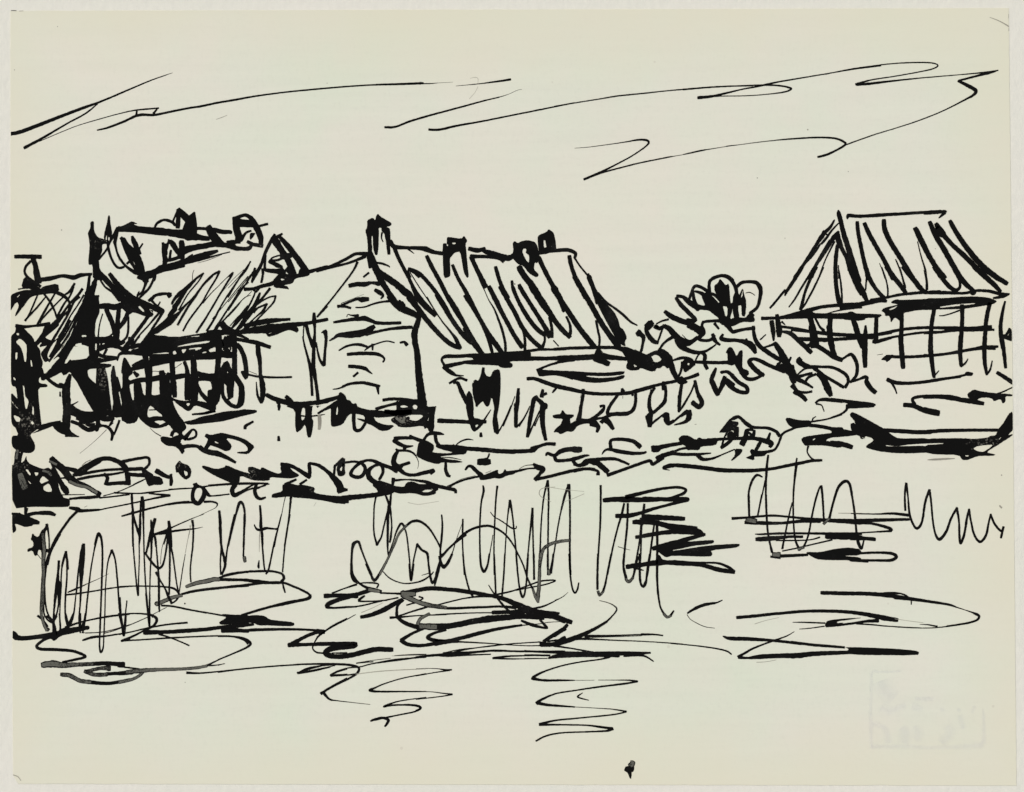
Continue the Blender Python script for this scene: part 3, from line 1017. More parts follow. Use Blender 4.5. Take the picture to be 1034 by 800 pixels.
# BU.branch
T 560 280 10
s 980,460,60 930,500,40 940,570,50 1000,640,40
s 850,570,60 900,600,40 890,680,30 870,760,24
s 940,790,30 1000,760,20
T 640 270 10
s 160,590,90 150,580,90
s 220,600,50 260,620,30 230,590,30
s 130,620,30 140,680,40 190,740,50 240,760,40
s 240,760,20 270,680,20 290,620,20
s 50,660,70 90,700,40 95,760,26 80,840,26
s 230,570,14 290,540,20 350,525,20
s 320,450,44 390,500,60 480,540,60 570,570,60 640,620,80 690,660,70
s 640,530,14 610,545,40 550,540,60
s 560,590,60 600,610,60
s 430,310,36 480,380,50 550,450,50 620,520,44 
s 440,290,34 500,300,40 560,350,60 650,410,60
s 560,330,30 590,240,30 620,190,34 680,200,36 760,250,40
s 600,240,30 610,320,40 640,390,50 720,410,50
s 620,240,20 680,260,40 740,300,70 
p 680,280 750,240 830,260 880,340 980,390 970,490 1000,560 940,590 880,580 850,500 820,460 760,440 690,420 640,450 600,400 730,400
h 790,285 810,290 865,345 860,360 820,320
h 900,390 950,400 945,495 925,490 905,430
p 700,260 745,265 790,280 900,400 880,520 840,500 740,420
s 770,240,30 765,160,30 800,110,36 880,85,36 950,90,36 1000,130,40
p 815,180 850,160 870,110 900,140 930,180 965,160 975,300 985,380 940,400 880,380 840,290 815,230
s 300,590,36 360,620,60 430,700,70 500,760,70 
s 260,620,40 320,590,40
s 280,800,24 330,740,20 390,700,26
p 440,720 560,740 640,700 690,700 600,770 560,800 440,800
s 490,680,6 540,730,8
s 640,700,20 600,730,20
s 690,600,30 700,560,30 760,540,26 860,545,26
s 690,600,40 700,660,60 660,720,40 720,740,34 780,730,34 815,690,30
s 820,570,34 860,620,20
s 800,720,40 840,760,34 870,780,24
s 900,680,26 880,720,34 920,740,30 1000,740,34
s 930,580,40 1000,660,20
T 700 260 10
s 160,330,34 170,240,34 230,200,34 300,185,34 370,210,44 420,280,40 440,350,40 430,430,40 
s 440,300,36 490,255,36 560,245,34 640,255,44 680,310,50 680,390,40 650,500,34 580,560,34
s 590,580,70 560,610,40
p 560,570 600,570 630,630 610,655 500,650 400,700 320,690 260,660 300,600 360,630 430,600 530,610
s 500,320,10 460,430,30 430,500,60 440,600,60
p 505,310 520,380 540,440 530,600 490,590 490,480 450,490 460,420 500,400
s 530,360,6 570,352,10 610,370,8 625,385,6
s 380,490,60 370,570,34 350,620,40
s 380,490,60 440,470,50
p 300,480 280,500 250,600 270,660 350,650 330,600
s 440,380,60 420,460,50
s 100,650,26 260,640,36 340,670,50 400,750,26
s 400,750,34 480,730,28 560,715,24 620,710,30
s 400,760,20 410,755,20
s 480,430,60 520,500,40
T 720 330 10
s 150,-10,40 200,50,36 300,30,30 400,20,26
s 410,0,36 420,90,40 460,180,50 560,260,50 640,310,50 720,350,50
s 480,130,16 535,80,12
s 510,210,16 580,190,24 630,170,40
s 630,170,50 690,260,70 740,360,80 810,470,80
s 790,310,20 770,350,30
s 100,80,30 90,115,36 150,130,36 260,140,40 340,160,60 400,200,80 430,260,40
s 340,130,30 
s 0,80,40 40,160,30 70,180,24
s 0,360,36 100,360,34 200,350,34
p 145,260 185,210 215,240 240,300 270,240 305,235 300,350 300,420 360,440 370,480 330,510 290,490 240,420 210,360 150,350
s 290,460,50 340,520,44 400,530,40 460,510,34 510,480,40
s 510,490,40 450,450,56 400,400,56 370,350,50 410,325,34 480,345,44 560,385,44 640,420,44 720,450,44
s 660,380,36 690,350,16
s 700,400,60 
s 650,400,40 720,390,26 760,410,50
p 690,430 780,360 850,460 850,550 780,510
s 30,430,24 10,500,30
s 80,460,20 150,455,34 200,500,44 260,560,44 340,610,44 345,660,44 280,660,44 200,620,50 150,560,70
s 120,510,40 90,580,40
s 90,570,24 60,650,30 40,670,50
s 0,560,50 40,660,50
T 640 340 10
s 830,320,24 800,390,44 790,450,50 830,540,60 850,580,50 
s 850,580,40 890,520,30 930,430,50
s 930,440,60 1000,490,60
s 890,360,34 940,355,34 1000,390,40
s 620,255,30 720,260,40 950,265,30
s 950,160,36 980,130,50 1000,240,90 970,260,60
; ground under bush
p 0,120 60,150 150,190 240,140 300,140 390,190 400,250 350,330 300,290 270,320 230,320 220,350 170,350 80,310 0,330 0,310 40,300 0,280
h 165,210 220,180 260,200 285,235 230,262 190,245
s 260,130,40 330,180,60 370,260,70 400,350,60 440,430,50
s 440,430,24 480,340,26 490,260,30
s 400,240,16 460,220,34 520,215,34 580,240,50 600,280,50
p 490,230 580,230 640,270 560,340 520,365 500,340
h 545,265 565,270 560,290 545,285
s 160,200,20 200,160,24 270,145,24
s 260,140,24 300,70,22 390,10,30
s 440,40,60 480,100,60 560,140,50 640,160,40 720,150,30 790,110,20 830,80,14
s 460,40,100 560,60,60 600,40,40
s 620,250,16 650,190,16 680,160,34 720,190,44 715,260,40 740,320,40
T 800 330 10
s 0,400,50 0,500,70 20,560,50
s 80,330,56 70,350,60 130,390,60 200,410,40
s 50,490,14 120,430,20 180,410,30
s 30,520,50 120,490,30 200,470,30
s 0,520,40 100,550,50 210,615,20
s 140,550,30 170,510,30 240,480,30
s 10,600,60 60,650,30 130,665,30 200,655,24
s 30,660,50 100,700,50 140,740,44
s 190,400,30 300,405,30 400,410,34 480,440,36 550,490,40 570,550,34 540,610,36
s 230,420,50 320,490,36 420,550,36 520,610,36
s 260,480,40 320,530,70 360,620,80 390,690,50
s 250,190,50 330,240,50 420,300,56 500,335,50
s 500,335,30 550,300,24 600,280,40 640,330,44 660,400,40 650,490,36 590,560,24
s 590,560,24 680,530,24 760,510,30 750,560,40 790,620,44 840,660,50
T 770 200 10
# H6.roof
s 770,125,20 775,160,50 800,260,50 830,380,56 870,500,60 920,680,70 970,830,70
s 730,220,14 690,290,34 640,340,40 600,390,50 540,480,36 470,590,36 400,700,36 330,800,40
s 590,460,16 520,560,30 430,660,30 
s 770,255,14 700,330,22 650,400,30 600,460,24
s 620,340,40 660,370,14 700,340,14
s 770,340,30 720,400,50 640,530,40 540,680,36 460,810,30
s 760,360,50 770,420,60 790,480,60
s 730,440,20 640,620,14 570,810,16
s 680,420,12 560,620,10 470,790,10
s 540,700,20 510,800,16
s 760,480,40 745,600,44 740,700,44 745,820,46
s 770,680,12 775,810,14
s 790,480,50 850,600,40 890,720,60 
s 860,210,10 870,175,40 940,180,36 1000,185,36
T 850 200 10
s 60,210,10 75,175,40 130,180,36 250,180,36 400,170,40 600,158,34 800,145,34 1000,135,36
s 160,245,40 170,350,44 200,500,44 230,640,46 275,810,56
s 235,260,46 290,380,50 370,520,50 450,660,50 520,810,50
s 385,655,6 410,720,10 440,810,12
s 430,225,46 440,320,56 500,450,56 600,610,56 720,810,60
s 550,620,14 590,720,16 620,810,16
s 750,310,56 810,430,64 880,570,56 960,700,56 1040,800,56
s 770,440,10 810,600,14 850,730,20 855,810,18
T 934 200 10
s 0,150,36 100,145,36 200,135,36 220,135,20
s 200,150,40 145,200,10
s 55,245,44 110,370,60 200,520,60 300,700,60 360,810,60
s 120,265,50 180,360,80 130,320,80
s 150,320,60 270,460,50 400,580,56 520,700,56 620,800,60
s 260,235,46 330,360,54 450,530,60 580,680,60 740,810,60
T 770 270 10
s 400,0,44 320,130,40 240,250,34 
s 230,230,24 140,340,26 80,410,20
s 240,260,30 230,285,16
s 500,40,24 400,200,22 330,320,20 270,400,14
s 545,0,40 490,110,36 440,230,30 410,340,34 390,420,40
s 620,0,14 560,130,20 500,250,22 440,360,20 390,430,20
s 740,0,46 745,150,46 760,270,50 785,370,60
s 775,30,14 795,160,20 805,280,20 805,370,24
s 890,0,70 930,100,70 970,200,60 1000,270,40
T 850 270 10
s 100,0,70 150,140,76 210,240,70 265,350,36
s 250,0,40 290,120,50 350,220,44 430,310,50
s 255,100,20 245,230,16
s 410,0,12 450,120,16 470,220,18 468,300,18
s 460,0,56 540,110,54 620,210,54 660,270,36
s 590,0,16 620,110,20 645,200,26
s 630,0,56 720,110,56 800,210,56 840,240,40
s 840,0,16 865,130,18 865,220,30
s 940,0,50 1000,80,50
T 934 270 10
s 0,30,16 20,140,20 20,230,20
s 110,0,60 180,110,50 260,200,50 320,230,40 360,190,30 345,100,24 320,40,50
s 300,0,60 370,110,60 430,180,56 490,225,40
s 510,0,60 600,80,56 700,170,56 765,240,40
s 600,0,70 700,80,60 830,160,50
# H6.eave
s 0,255,36 200,255,40 400,260,30 520,235,30 650,240,34 760,265,40 860,268,12
s 860,268,12 800,290,40 700,310,24
s 490,250,70
p 0,310 200,310 450,290 640,300 740,340 700,370 620,385 400,420 200,425 0,425
h 140,400 300,375 500,360 520,368 340,390 150,408
s 150,488,10 200,485,14 300,455,14 400,415,20
T 770 270 10
s 0,515,40 150,510,30 300,490,60 450,440,50 600,400,36 800,380,40 1000,370,40
p 200,480 500,430 520,460 650,465 850,460 900,440 950,465 1000,470 1000,545 860,525 700,520 500,515 200,525
s 640,470,8 750,440,14 850,420,20 1000,400,30
T 850 270 10
s 0,400,60 150,380,50 300,350,50 400,330,50 450,340,36
s 300,330,30 450,305,30 600,275,30 800,255,34 1000,245,34
p 0,460 80,465 95,440 130,465 300,468 420,475 380,510 250,510 230,535 150,540 0,525
p 510,340 560,320 600,330 1000,310 1000,430 780,430 680,450 630,460 600,550 540,500 500,565 490,490 440,490 440,460 400,440 430,410 500,390 580,375 500,360
h 475,425 540,400 570,385 540,415 500,430
# H6.wall
T 770 270 10
s 150,485,40 160,560,60 170,640,70 170,690,50
s 95,550,50 110,650,50 115,740,16
s 200,550,24 230,580,10
s 200,600,30 350,620,30 500,650,34 650,670,40 800,680,40 1000,685,30
s 210,650,26 290,670,50 370,740,50 440,800,50
s 370,720,40 500,725,40 650,730,44 800,725,34 1000,715,24
s 480,500,60 510,600,60 530,700,70 520,780,100
s 540,520,24 590,610,24 640,660,30
s 690,480,56 685,600,56 690,700,60 710,810,56
s 900,470,50 940,600,50 970,700,50 1010,800,50
T 800 330 10
s 0,30,34 150,45,34 300,60,34 450,75,34 600,85,36 800,85,36 1000,60,34
s 70,125,40 200,130,40 350,135,44 450,125,34 650,110,26
s 860,155,30 930,130,26 1000,115,26
s 0,90,30 100,170,50 190,255,50
s 190,0,50 210,100,60 220,190,80 
s 150,190,30 250,180,80
s 370,0,50 385,120,56 400,200,56 430,280,56
s 280,0,20 330,30,14
s 640,0,40 670,80,50 700,160,50 720,190,40
s 745,0,24 742,100,56 742,220,50 742,390,44
s 850,0,44 848,100,50 850,150,50
T 850 270 10
s 0,685,30 150,690,30 300,690,40 450,660,34 600,630,34 800,610,34 1000,610,30
s 0,725,34 100,715,24 160,710,20
s 340,755,40 450,720,24 600,690,26 800,660,24 1000,650,20
s 100,480,50 150,600,50 180,700,50 220,780,50
s 245,590,20 240,680,44 240,800,44
s 355,500,44 352,600,44 350,700,50 350,750,50
s 600,440,60 610,550,44 605,700,50 605,820,50
s 935,420,36 915,550,44 905,680,46 905,820,46
T 934 270 10
s 100,420,40 75,560,46 65,680,46 65,820,46
s 380,390,50 382,520,44 375,650,48 365,820,46
s 660,370,46 630,500,46 615,650,46 610,820,46
s 0,610,30 150,610,34 300,615,46 450,620,46 600,610,46 670,600,40
s 0,665,26 150,655,30 300,635,34 500,630,40 700,630,24
s 815,345,20 790,450,36 770,580,44 775,700,46 790,810,40
s 790,690,30 830,680,24 860,620,24
p 860,605 885,630 890,750 840,730 800,700 830,650
h 838,650 855,660 850,690 840,680
T 934 340 10
s 65,0,46 60,120,50 75,250,50 95,400,40
s 95,400,20 145,345,10
s 365,0,46 360,140,50 370,290,40
s 370,300,24 410,270,20 440,225,10
s 610,0,46 605,120,50 610,260,44 630,380,30
s 630,380,24 665,330,20 685,245,12
s 780,0,50 800,130,44 820,310,34
p 790,0 890,0 885,50 830,30 800,20
s 0,190,34 150,185,26 350,150,34 500,125,34 600,110,50 740,100,24
s 650,120,30 710,120,34
T 870 340 10
s 35,0,60 35,150,60 40,300,46
s 400,0,56 410,150,56 425,310,50
s 705,0,46 705,150,56 720,270,44 740,410,30
s 160,185,4 220,175,6
p 195,235 250,185 340,180 300,230 260,260 245,240
s 260,200,36 450,205,34 650,195,34 850,175,30 1000,155,34
s 125,50,40 170,50,36 300,15,24
s 0,0,40 120,10,40
# LD
s 270,435,46 350,465,46 500,470,36 700,450,34 850,425,30 1000,405,30
s 310,470,30 340,520,20 360,575,12
s 440,690,50 530,700,50 650,750,56 780,780,50
s 540,680,40 520,630,34 600,605,34 750,600,34 900,605,36 1000,630,40
s 0,420,26 50,400,20 60,450,40 100,520,50 140,560,46
T 934 340 10
s 0,455,30 150,430,28 300,410,26 420,385,24
p 405,370 430,350 500,365 480,400 420,395
s 0,610,40 150,610,40 300,630,40 450,650,56 590,675,44
p 430,580 500,530 560,550 700,570 890,580 890,605 820,600 820,660 790,680 770,630 700,655 690,630 640,615 560,620 520,650 470,640 440,610
s 740,575,14 800,555,16 890,512,12
s 740,365,40 810,410,44 885,460,50
s 0,740,60 140,765,50
T 340 430 10
# BKM
s 590,130,50 640,125,40 760,125,34 860,150,34
s 580,150,50 640,190,44 700,210,36 770,205,10
s 690,210,50 680,240,30
s 600,240,24 620,250,24 720,255,24 780,285,20 810,330,8 825,380,6 815,435,3
s 620,250,30 585,310,50 575,380,60 620,420,70 670,395,34 730,375,34
s 590,400,60 680,480,40 770,500,34 880,480,34 970,455,50
s 450,395,40 530,420,40 600,450,60
# BKL
s 0,390,30 100,370,24 200,365,24 270,400,36 285,450,40 250,510,40 190,520,40 140,490,40 170,430,30 240,370,40
s 60,340,40 20,370,30 -30,420,20
s 240,370,40 310,350,26 380,360,36 450,400,40 465,470,34 430,540,30
s 440,385,40 370,410,30 320,460,50 330,530,60 400,580,50
s 70,340,30 65,420,24 60,480,50 25,490,40 20,430,24 60,390,30
p 350,600 410,545 520,580 590,610 680,620 700,575 760,560 860,600 900,620 1000,660 1000,690 900,715 760,680 640,690 570,670 540,700 410,710 410,650
h 860,665 900,645 970,650 940,672 870,672
s 560,620,20 570,540,44
s 570,555,30 700,545,14 820,555,24 920,575,40 1000,620,40
s 0,740,50 100,730,60 300,710,50 450,690,50 560,670,30
s 0,760,50 110,770,30
p 0,540 50,580 75,630 110,645 50,680 0,690
T 420 420 10
# BKM
p 20,280 60,240 110,250 180,290 180,340 160,370 300,380 380,370 290,350 200,320 200,290 380,290 520,310 520,345 500,390 400,395 240,410 270,425 330,440 430,450 480,470 370,478 260,470 220,492 100,460 0,410 10,350
s 80,240,30 120,190,34 180,175,44 240,180,36 285,190,8
s 195,200,40 205,260,40 240,310,40
s 160,120,50 150,170,40
s -60,210,40 40,250,40
s 400,300,10 450,260,16 520,238,18 580,245,6
s 380,295,20
s 500,330,44 700,345,50 850,360,46 1000,365,44
s 655,175,24 657,205,36
s 740,385,18 720,430,20 660,450,40
s 640,468,70 700,468,76 735,465,66
s 260,420,6 360,425,12 460,445,4
s 300,480,30 300,550,36 320,600,40 340,610,30
s 0,595,30 80,570,30 160,555,36 180,560,30 150,585,26
s 500,545,20 530,510,30 570,520,40 620,570,44 660,600,50
p 630,590 680,600 730,580 830,540 830,575 840,590 870,580 900,540 910,560 990,550 1000,550 1000,590 920,605 860,635 830,630 830,610 780,635 660,655 640,640
s 700,580,4 760,555,4
s 330,720,40 380,690,24 480,650,20 580,625,20 650,610,20
s 370,685,4 460,640,5 600,605,5
# BKL
s 0,655,20 100,670,30 180,700,40 300,730,40 390,750,40 400,775,30
p 0,690 80,690 170,690 240,740 160,790 60,790 0,780
h 60,760 100,740 160,738 175,750 120,775 70,775
T 500 410 10
# H5.wall
s 0,130,50 10,200,50 20,270,40
s 210,-10,50 210,100,40 210,210,34
s 20,280,20 80,180,14 160,0,14
s 215,215,20 280,140,16 340,30,14
s 375,0,44 350,150,44 325,310,30
s 330,310,24 390,180,16 450,50,16
s 480,0,60 475,100,56 485,220,50 510,340,36
s 500,0,70
p 580,110 610,92 650,90 680,45 720,85 790,95 780,120 755,130 765,190 820,170 830,130 880,130 900,145 980,120 1000,110 1000,190 920,175 830,200 800,250 760,265 730,255 660,290 630,265 590,270 600,240 690,160 680,130 600,128
s 865,0,34 850,130,40
# BKM
s 0,455,46 180,460,46 340,455,44 380,440,70 440,410,34 520,385,36 600,385,40
s 515,500,20 530,480,34 600,500,36 660,460,50 740,440,50 860,440,60
s 600,500,40 620,550,40 720,550,34 820,530,44 900,505,30 950,500,14
s 790,560,40 830,600,36 900,590,44 950,560,50 1000,570,70
s 0,700,60 50,710,50 100,690,40 240,655,26 330,635,16 400,630,20
s 100,650,20 90,700,20
s 240,640,5 300,605,5 380,595,10
s 390,590,30 430,620,60 480,640,60 450,690,34 410,740,50
s 410,740,40 520,720,34 640,690,36 760,660,36 900,635,30 1000,640,34
T 580 400 10
# H5.wall
s 85,0,34 65,130,34 45,240,60
s 0,290,60 60,260,60 140,250,40 200,260,50 240,310,50 230,360,30
s 150,240,20 230,190,24 290,130,26 300,100,24 270,100,24
s 220,240,14 340,200,24
s 260,260,16 330,250,70 390,330,40
s 430,0,30 360,100,34 340,180,40 440,180,44 550,170,40 610,120,30 620,0,34
s 765,0,34 755,90,36 780,170,40 850,130,24 920,60,26 920,0,26
s 740,210,50 760,280,50
s 770,290,30 870,210,20 900,190,20 930,190,60 940,260,60
s 950,280,30 1000,250,30
# BKM
s 280,590,10 310,550,24 360,540,34 450,560,46 600,580,40 700,575,30 725,565,20
s 370,530,40 365,460,34 400,440,34 500,440,40 600,460,44 660,510,56
s 0,540,70 50,545,60
s 0,690,34 60,700,30 120,660,50 200,660,60 260,700,60 330,760,60
s 140,650,36 250,640,40 400,635,36 480,660,30 550,690,26
s 0,760,30 120,740,26 230,755,30 240,790,40
s 340,800,40 480,750,34 620,700,34 760,655,36 790,690,36 850,650,30
s 800,540,60 840,540,60 880,510,40 1000,490,30
s 850,630,50 920,600,40 1000,570,50
s 900,730,30 960,710,40 1000,705,40
s 910,740,14 965,750,6
T 660 400 10
# H5.wall
s 0,260,14 100,190,14 140,190,50 120,240,40 150,280,40 200,260,24 300,180,20 370,160,50
p 330,150 380,135 390,180 385,240 330,280 210,300 205,285 290,260 330,230
s 120,0,30 110,70,26 0,170,26
s 260,0,34 255,150,24
s 260,160,14 310,90,16 360,0,16
s 460,0,50 490,70,50 450,110,44 400,75,50
f 415,288,3 435,285,8
# BKM
s 0,530,70 60,520,50 200,490,40 280,480,40
p 250,430 290,395 360,400 430,445 460,415 500,435 640,425 640,445 650,460 630,500 480,510 460,550 380,545 340,550 330,510 270,480
s 550,450,50 700,435,30 850,430,34 1000,420,40
s 180,580,30 260,540,24 340,525,30
s 40,630,50 100,600,50 170,580,40 280,590,36 420,590,34 580,578,12
s 0,690,34 100,630,24
s 450,600,50 500,640,40 600,630,24 700,590,14 820,540,14
p 820,530 905,535 890,580 800,655 780,650 825,600
s 110,720,40 180,700,40 300,705,46 500,725,46 700,750,46 1000,755,40
s 110,740,14 165,750,8
p 660,370 690,330 760,240 800,210 840,200 880,210 830,240 780,250 860,260 860,290 840,310 860,380 840,420 780,420 740,420 750,370 780,350 820,370 800,345 760,360 730,420 740,370 700,370
s 810,220,30 860,210,34 920,260,36 1000,320,40
s 850,320,30 845,400,40
s 735,380,16 710,440,20 690,520,24
s 690,520,40 760,470,40 800,430,40
s 950,340,30 940,400,40 900,480,70
s 940,350,24 1000,400,30
s 1000,620,60 950,625,14
s 1000,560,50
T 750 400 10
s 0,250,30 80,310,40 180,320,30 260,325,34 340,360,36 370,400,40
s 40,350,40 30,420,60 0,480,60
s 120,350,30 110,400,40 100,420,40
s 60,340,30 100,340,30
s 30,420,60 130,430,40 250,460,60 290,480,60 280,510,40
s 280,375,20 260,430,40
s 180,470,40 140,540,40
p 80,570 110,540 150,555 250,550 250,580 220,610 100,615 40,630 35,620 90,600
s 240,565,34 320,545,30 360,490,24 390,410,24
s 390,400,30 430,365,24 500,335,24 560,310,20
# BKR
q 430,235 455,215 580,245 690,245 700,285 690,310 600,320 530,330 470,300
s 680,295,40 800,310,40 900,330,40 1000,340,50
s 700,260,20 760,250,20 850,235,16 930,210,20 1000,185,24
s 705,250,14 715,225,14 745,207,8
s 900,340,30 1000,380,60
p 590,440 620,410 800,385 920,370 1000,370 1000,410 900,420 850,440 850,455 1000,470 1000,530 830,500 680,500 630,505
h 710,440 735,425 735,435 715,450
s 665,510,24 655,560,14 680,610,16 730,650,24 800,650,26
s 0,755,44 150,750,40 300,735,34 450,705,36 600,675,36 700,655,34 790,650,30
s 740,70,20 770,45,24 830,35,40 1000,50,44
s 750,80,20 800,95,14 825,155,10
# RFR
s 260,600,20 250,680,24 240,820,24
s 550,630,16 540,700,20 530,820,24
T 840 390 10
# BKR
s 0,135,34 200,160,40 400,185,40 440,190,20
s 180,200,60 420,195,40
s 165,200,44 150,240,24 100,280,20 0,320,20
p 0,410 230,455 430,530 280,490 150,510 0,520
s 0,575,50 100,585,56 200,615,50
# BO
q 180,290 205,260 260,280 380,345 540,435 620,500 680,530 1000,525 1000,580 980,580 780,590 660,610 545,595 560,610 1000,600 1000,670 800,680 640,678 480,660 350,625 350,600 430,550 400,520 280,490 320,530 350,525 300,540 280,495 225,470 215,410 245,370
s 530,445,40 700,455,46 850,465,46 1000,465,44
T 934 400 10
s 0,365,44 200,350,40 500,345,34 740,345,34
q 0,430 400,425 500,435 640,420 670,400 720,400 740,340 800,270 850,180 895,150 900,340 840,400 890,380 890,400 750,490 620,570 700,585 720,595 690,605 540,605 430,650 380,645 350,595 100,590 0,570 0,495 180,485 200,475 0,480
h 490,530 540,505 690,490 680,510 600,565 540,560
h 410,600 450,600 440,612 415,610
h 750,435 780,412 770,425 755,442
f 30,645,5 100,642,18 220,635,18 310,632,4
# LD
T 0 540 7.954
# RFL
s 260,0,16 255,40,20
g 340,0,40 345,80,36 350,140,40 342,220,30 345,300,32 340,400,34 338,480,40 335,550,40 325,620,24 340,700,24 370,770,24
s 475,0,22 430,80,22 395,150,24 370,220,26 360,300,18 355,400,10 360,550,14 380,640,14 415,690,16
s 300,655,20 340,690,16 375,740,20
s 345,580,14 350,640,14 380,690,14 420,710,20
s 465,212,14 462,300,20 455,400,36 440,500,26 430,600,16 422,700,12 420,790,12
s 465,380,30 470,470,34 465,560,14 450,640,14 425,700,20 430,740,30 440,800,30
s 525,145,20 500,220,14 488,320,12 485,430,14 478,560,10 475,700,12 485,790,12
s 525,140,24 532,220,14 532,350,14 522,480,16 518,600,14 525,680,18 545,740,20 570,700,16 590,620,14 605,480,10 620,330,12 640,200,18 660,90,24
s 668,80,24 660,180,40 650,300,40 645,420,20 640,550,14 630,680,14 640,790,14
s 625,300,10 620,380,8 610,480,8
s 785,0,14 755,120,10 730,250,12 710,400,14 695,540,14 680,680,14 660,790,16
s 795,5,20 815,60,16 818,200,16 812,400,16 805,600,14 798,800,14
s 893,130,18 865,210,12 850,320,10 842,450,10 838,620,10 832,800,10
s 893,128,24 920,200,14 935,330,14 945,450,14 955,600,14 975,700,16 990,790,18
s 1015,535,10 1002,650,10 990,780,10
s 540,465,10 600,440,16 700,395,6 790,355,4 870,315,2
s 530,485,14 620,475,14 750,455,12 900,430,12 1034,418,10
s 520,745,14 600,715,12 750,680,12 880,655,12 1034,638,12
s 480,785,24 560,765,34 700,750,34
s 680,795,4 800,790,4
s 830,795,8 920,770,8 1034,725,7
T 120 520 7.954
s 108,0,20 110,150,12 115,300,12 128,450,12 140,580,14 150,650,14
s 165,0,12 162,180,20
s 158,190,10 160,350,10 155,500,10 152,640,14
s 190,0,12 195,150,12 200,350,12 210,550,12 222,700,14 230,800,14
s 285,35,22 260,110,20 240,200,20 215,310,14
s 258,50,10 265,110,10 290,200,10 300,300,12 310,420,14 318,550,20 318,700,20 322,780,10
s 255,170,20 258,280,16 250,420,12 245,580,10 240,800,10
s 205,305,16 240,355,18 285,410,20 320,430,24 350,400,16 370,320,14 385,220,16 400,120,24 400,60,20
s 365,190,4 340,280,4 330,400,4
s 400,150,26 405,280,16 405,450,16 400,640,14
s 405,220,20 430,330,14 445,440,12 462,560,12 480,640,12
s 295,465,20 330,530,12 370,600,14 395,660,24 420,710,20
s 530,315,4 510,430,8 495,530,8 480,630,10
f 575,80,3 550,200,3 530,310,3
s 590,45,14 595,120,14 590,250,14 575,380,12 570,460,12 575,540,12
s 285,155,14 350,135,20 410,108,12 560,40,5 680,-5,4
s 285,160,14 400,135,12 500,120,10 620,110,6 670,98,2
s 805,0,20 810,100,20 820,250,20 845,360,24 850,410,24 825,480,16
s 820,260,14 812,380,12 815,480,12
s 930,0,14 900,120,12 870,260,12 855,380,16
s 1005,0,16 1000,200,14 998,340,14
g 1005,345,30 1010,375,28
s 0,580,12 100,575,12 250,575,12 360,580,14 440,595,18 480,640,18 455,690,14 415,715,14
g 540,578,28 620,550,36 700,535,40 760,520,40 800,520,36
s 800,510,16 850,490,24 930,470,20 1034,460,18
s 760,520,30 850,522,26 1034,525,24
g 300,720,36 370,690,36 430,665,34 500,650,28
s 500,640,20 600,615,24 750,595,24 900,580,22 1034,570,22
s 340,730,16 430,738,14 560,765,12 700,790,12
s 330,770,5 380,745,5
s 300,715,40
s 525,714,12 528,716,12
T 230 520 7.954
s 50,0,12 20,130,12 5,240,12
s 130,0,14 128,200,14 122,330,14
g 130,345,30 135,370,28
s 262,0,22 268,120,20 275,250,14 288,400,14 295,450,14
s 428,0,8 400,110,12 370,230,14 345,350,14 325,440,16 305,475,16
s 495,0,16 465,180,14 448,330,12 438,460,12
s 210,85,10 230,120,12 260,125,12 290,105,12 330,108,14 395,118,14
f 252,160,6 250,300,3 
s 248,365,6 244,415,20 247,432,8
s 0,485,20 120,462,20 230,455,20 350,455,18 430,475,18 448,510,26 430,535,24
s 0,525,24 120,525,24 250,540,36 350,548,24 440,545,24
s 0,582,24 150,565,22 300,548,20 430,545,20 520,575,20 600,610,20 650,640,20 650,665,24 580,690,18 450,720,20 340,745,12 200,785,12 150,800,12
s 440,560,14 450,600,16 458,625,12
# RFM
s 1034,215,20 1005,235,24 995,300,18 990,400,16 990,480,18 1010,530,18 1034,545,14
s 1034,565,10 930,595,10 840,630,14
s 785,652,36 850,652,26 930,655,24 1034,655,40
s 1034,640,36 950,665,28 850,690,26 800,715,26 790,740,22 850,748,14 950,742,14 1034,740,12
T 340 480 7.954
s 315,165,16 300,250,12 295,380,12 300,480,14 322,560,20
s 320,560,20 355,500,14 375,420,12 400,320,14 425,240,24 435,150,14
s 390,160,14 420,240,24 435,330,14 440,420,12 432,500,18 425,540,14
s 415,250,20 410,350,24 408,480,20 408,600,14 415,650,10
s 120,800,14 118,700,16 125,600,14 145,545,22 175,540,24 200,610,14 240,710,14 280,800,14
g 345,800,16 400,690,20 460,560,20 500,470,20 560,405,22
s 560,405,20 600,375,22 650,368,24 700,390,20 750,440,16 800,520,14 830,580,14
s 415,640,10 450,540,8 480,450,14 515,390,20 540,410,20
s 540,420,14 560,480,12 575,600,12 585,700,12 590,800,14
s 600,800,12 615,690,12 630,620,12 645,555,16
s 645,555,18 680,600,20 725,630,24 735,700,14 750,800,14
s 842,320,12 848,400,16 842,500,18 832,600,16 830,680,18 810,750,16 795,800,14
s 835,690,14 860,740,20 900,700,16 930,620,10 960,520,6 1010,380,4
s 1014,355,12 1012,450,12 1010,550,12 1020,700,12 1030,800,12
s 850,645,24 900,590,20 950,545,20 1000,505,24 1034,480,24
f 570,220,3 650,235,4 730,225,3 820,210,3
T 460 480 7.954
s 0,540,24 60,480,24 120,440,22 190,415,22 260,408,22 320,425,18 390,470,16 450,540,14 500,630,12 550,740,12 570,800,12
s 58,355,14 55,480,12 60,650,12 70,800,12
s 220,85,12 225,130,20 205,230,14 195,400,14 195,580,14 205,720,14 228,778,20
s 228,778,16 260,710,14 280,600,8 300,480,6
s 335,90,18 325,180,14 318,300,14 312,450,12 308,600,12 312,800,14
s 437,210,20 420,320,12 405,500,10 388,800,12
s 437,205,24 455,310,14 470,450,14 485,600,14 500,800,14
s 280,298,7 310,335,8 350,358,10 400,390,10 450,425,14 485,428,10 488,410,8
s 618,270,18 605,400,16 590,550,12 575,700,12 572,800,14
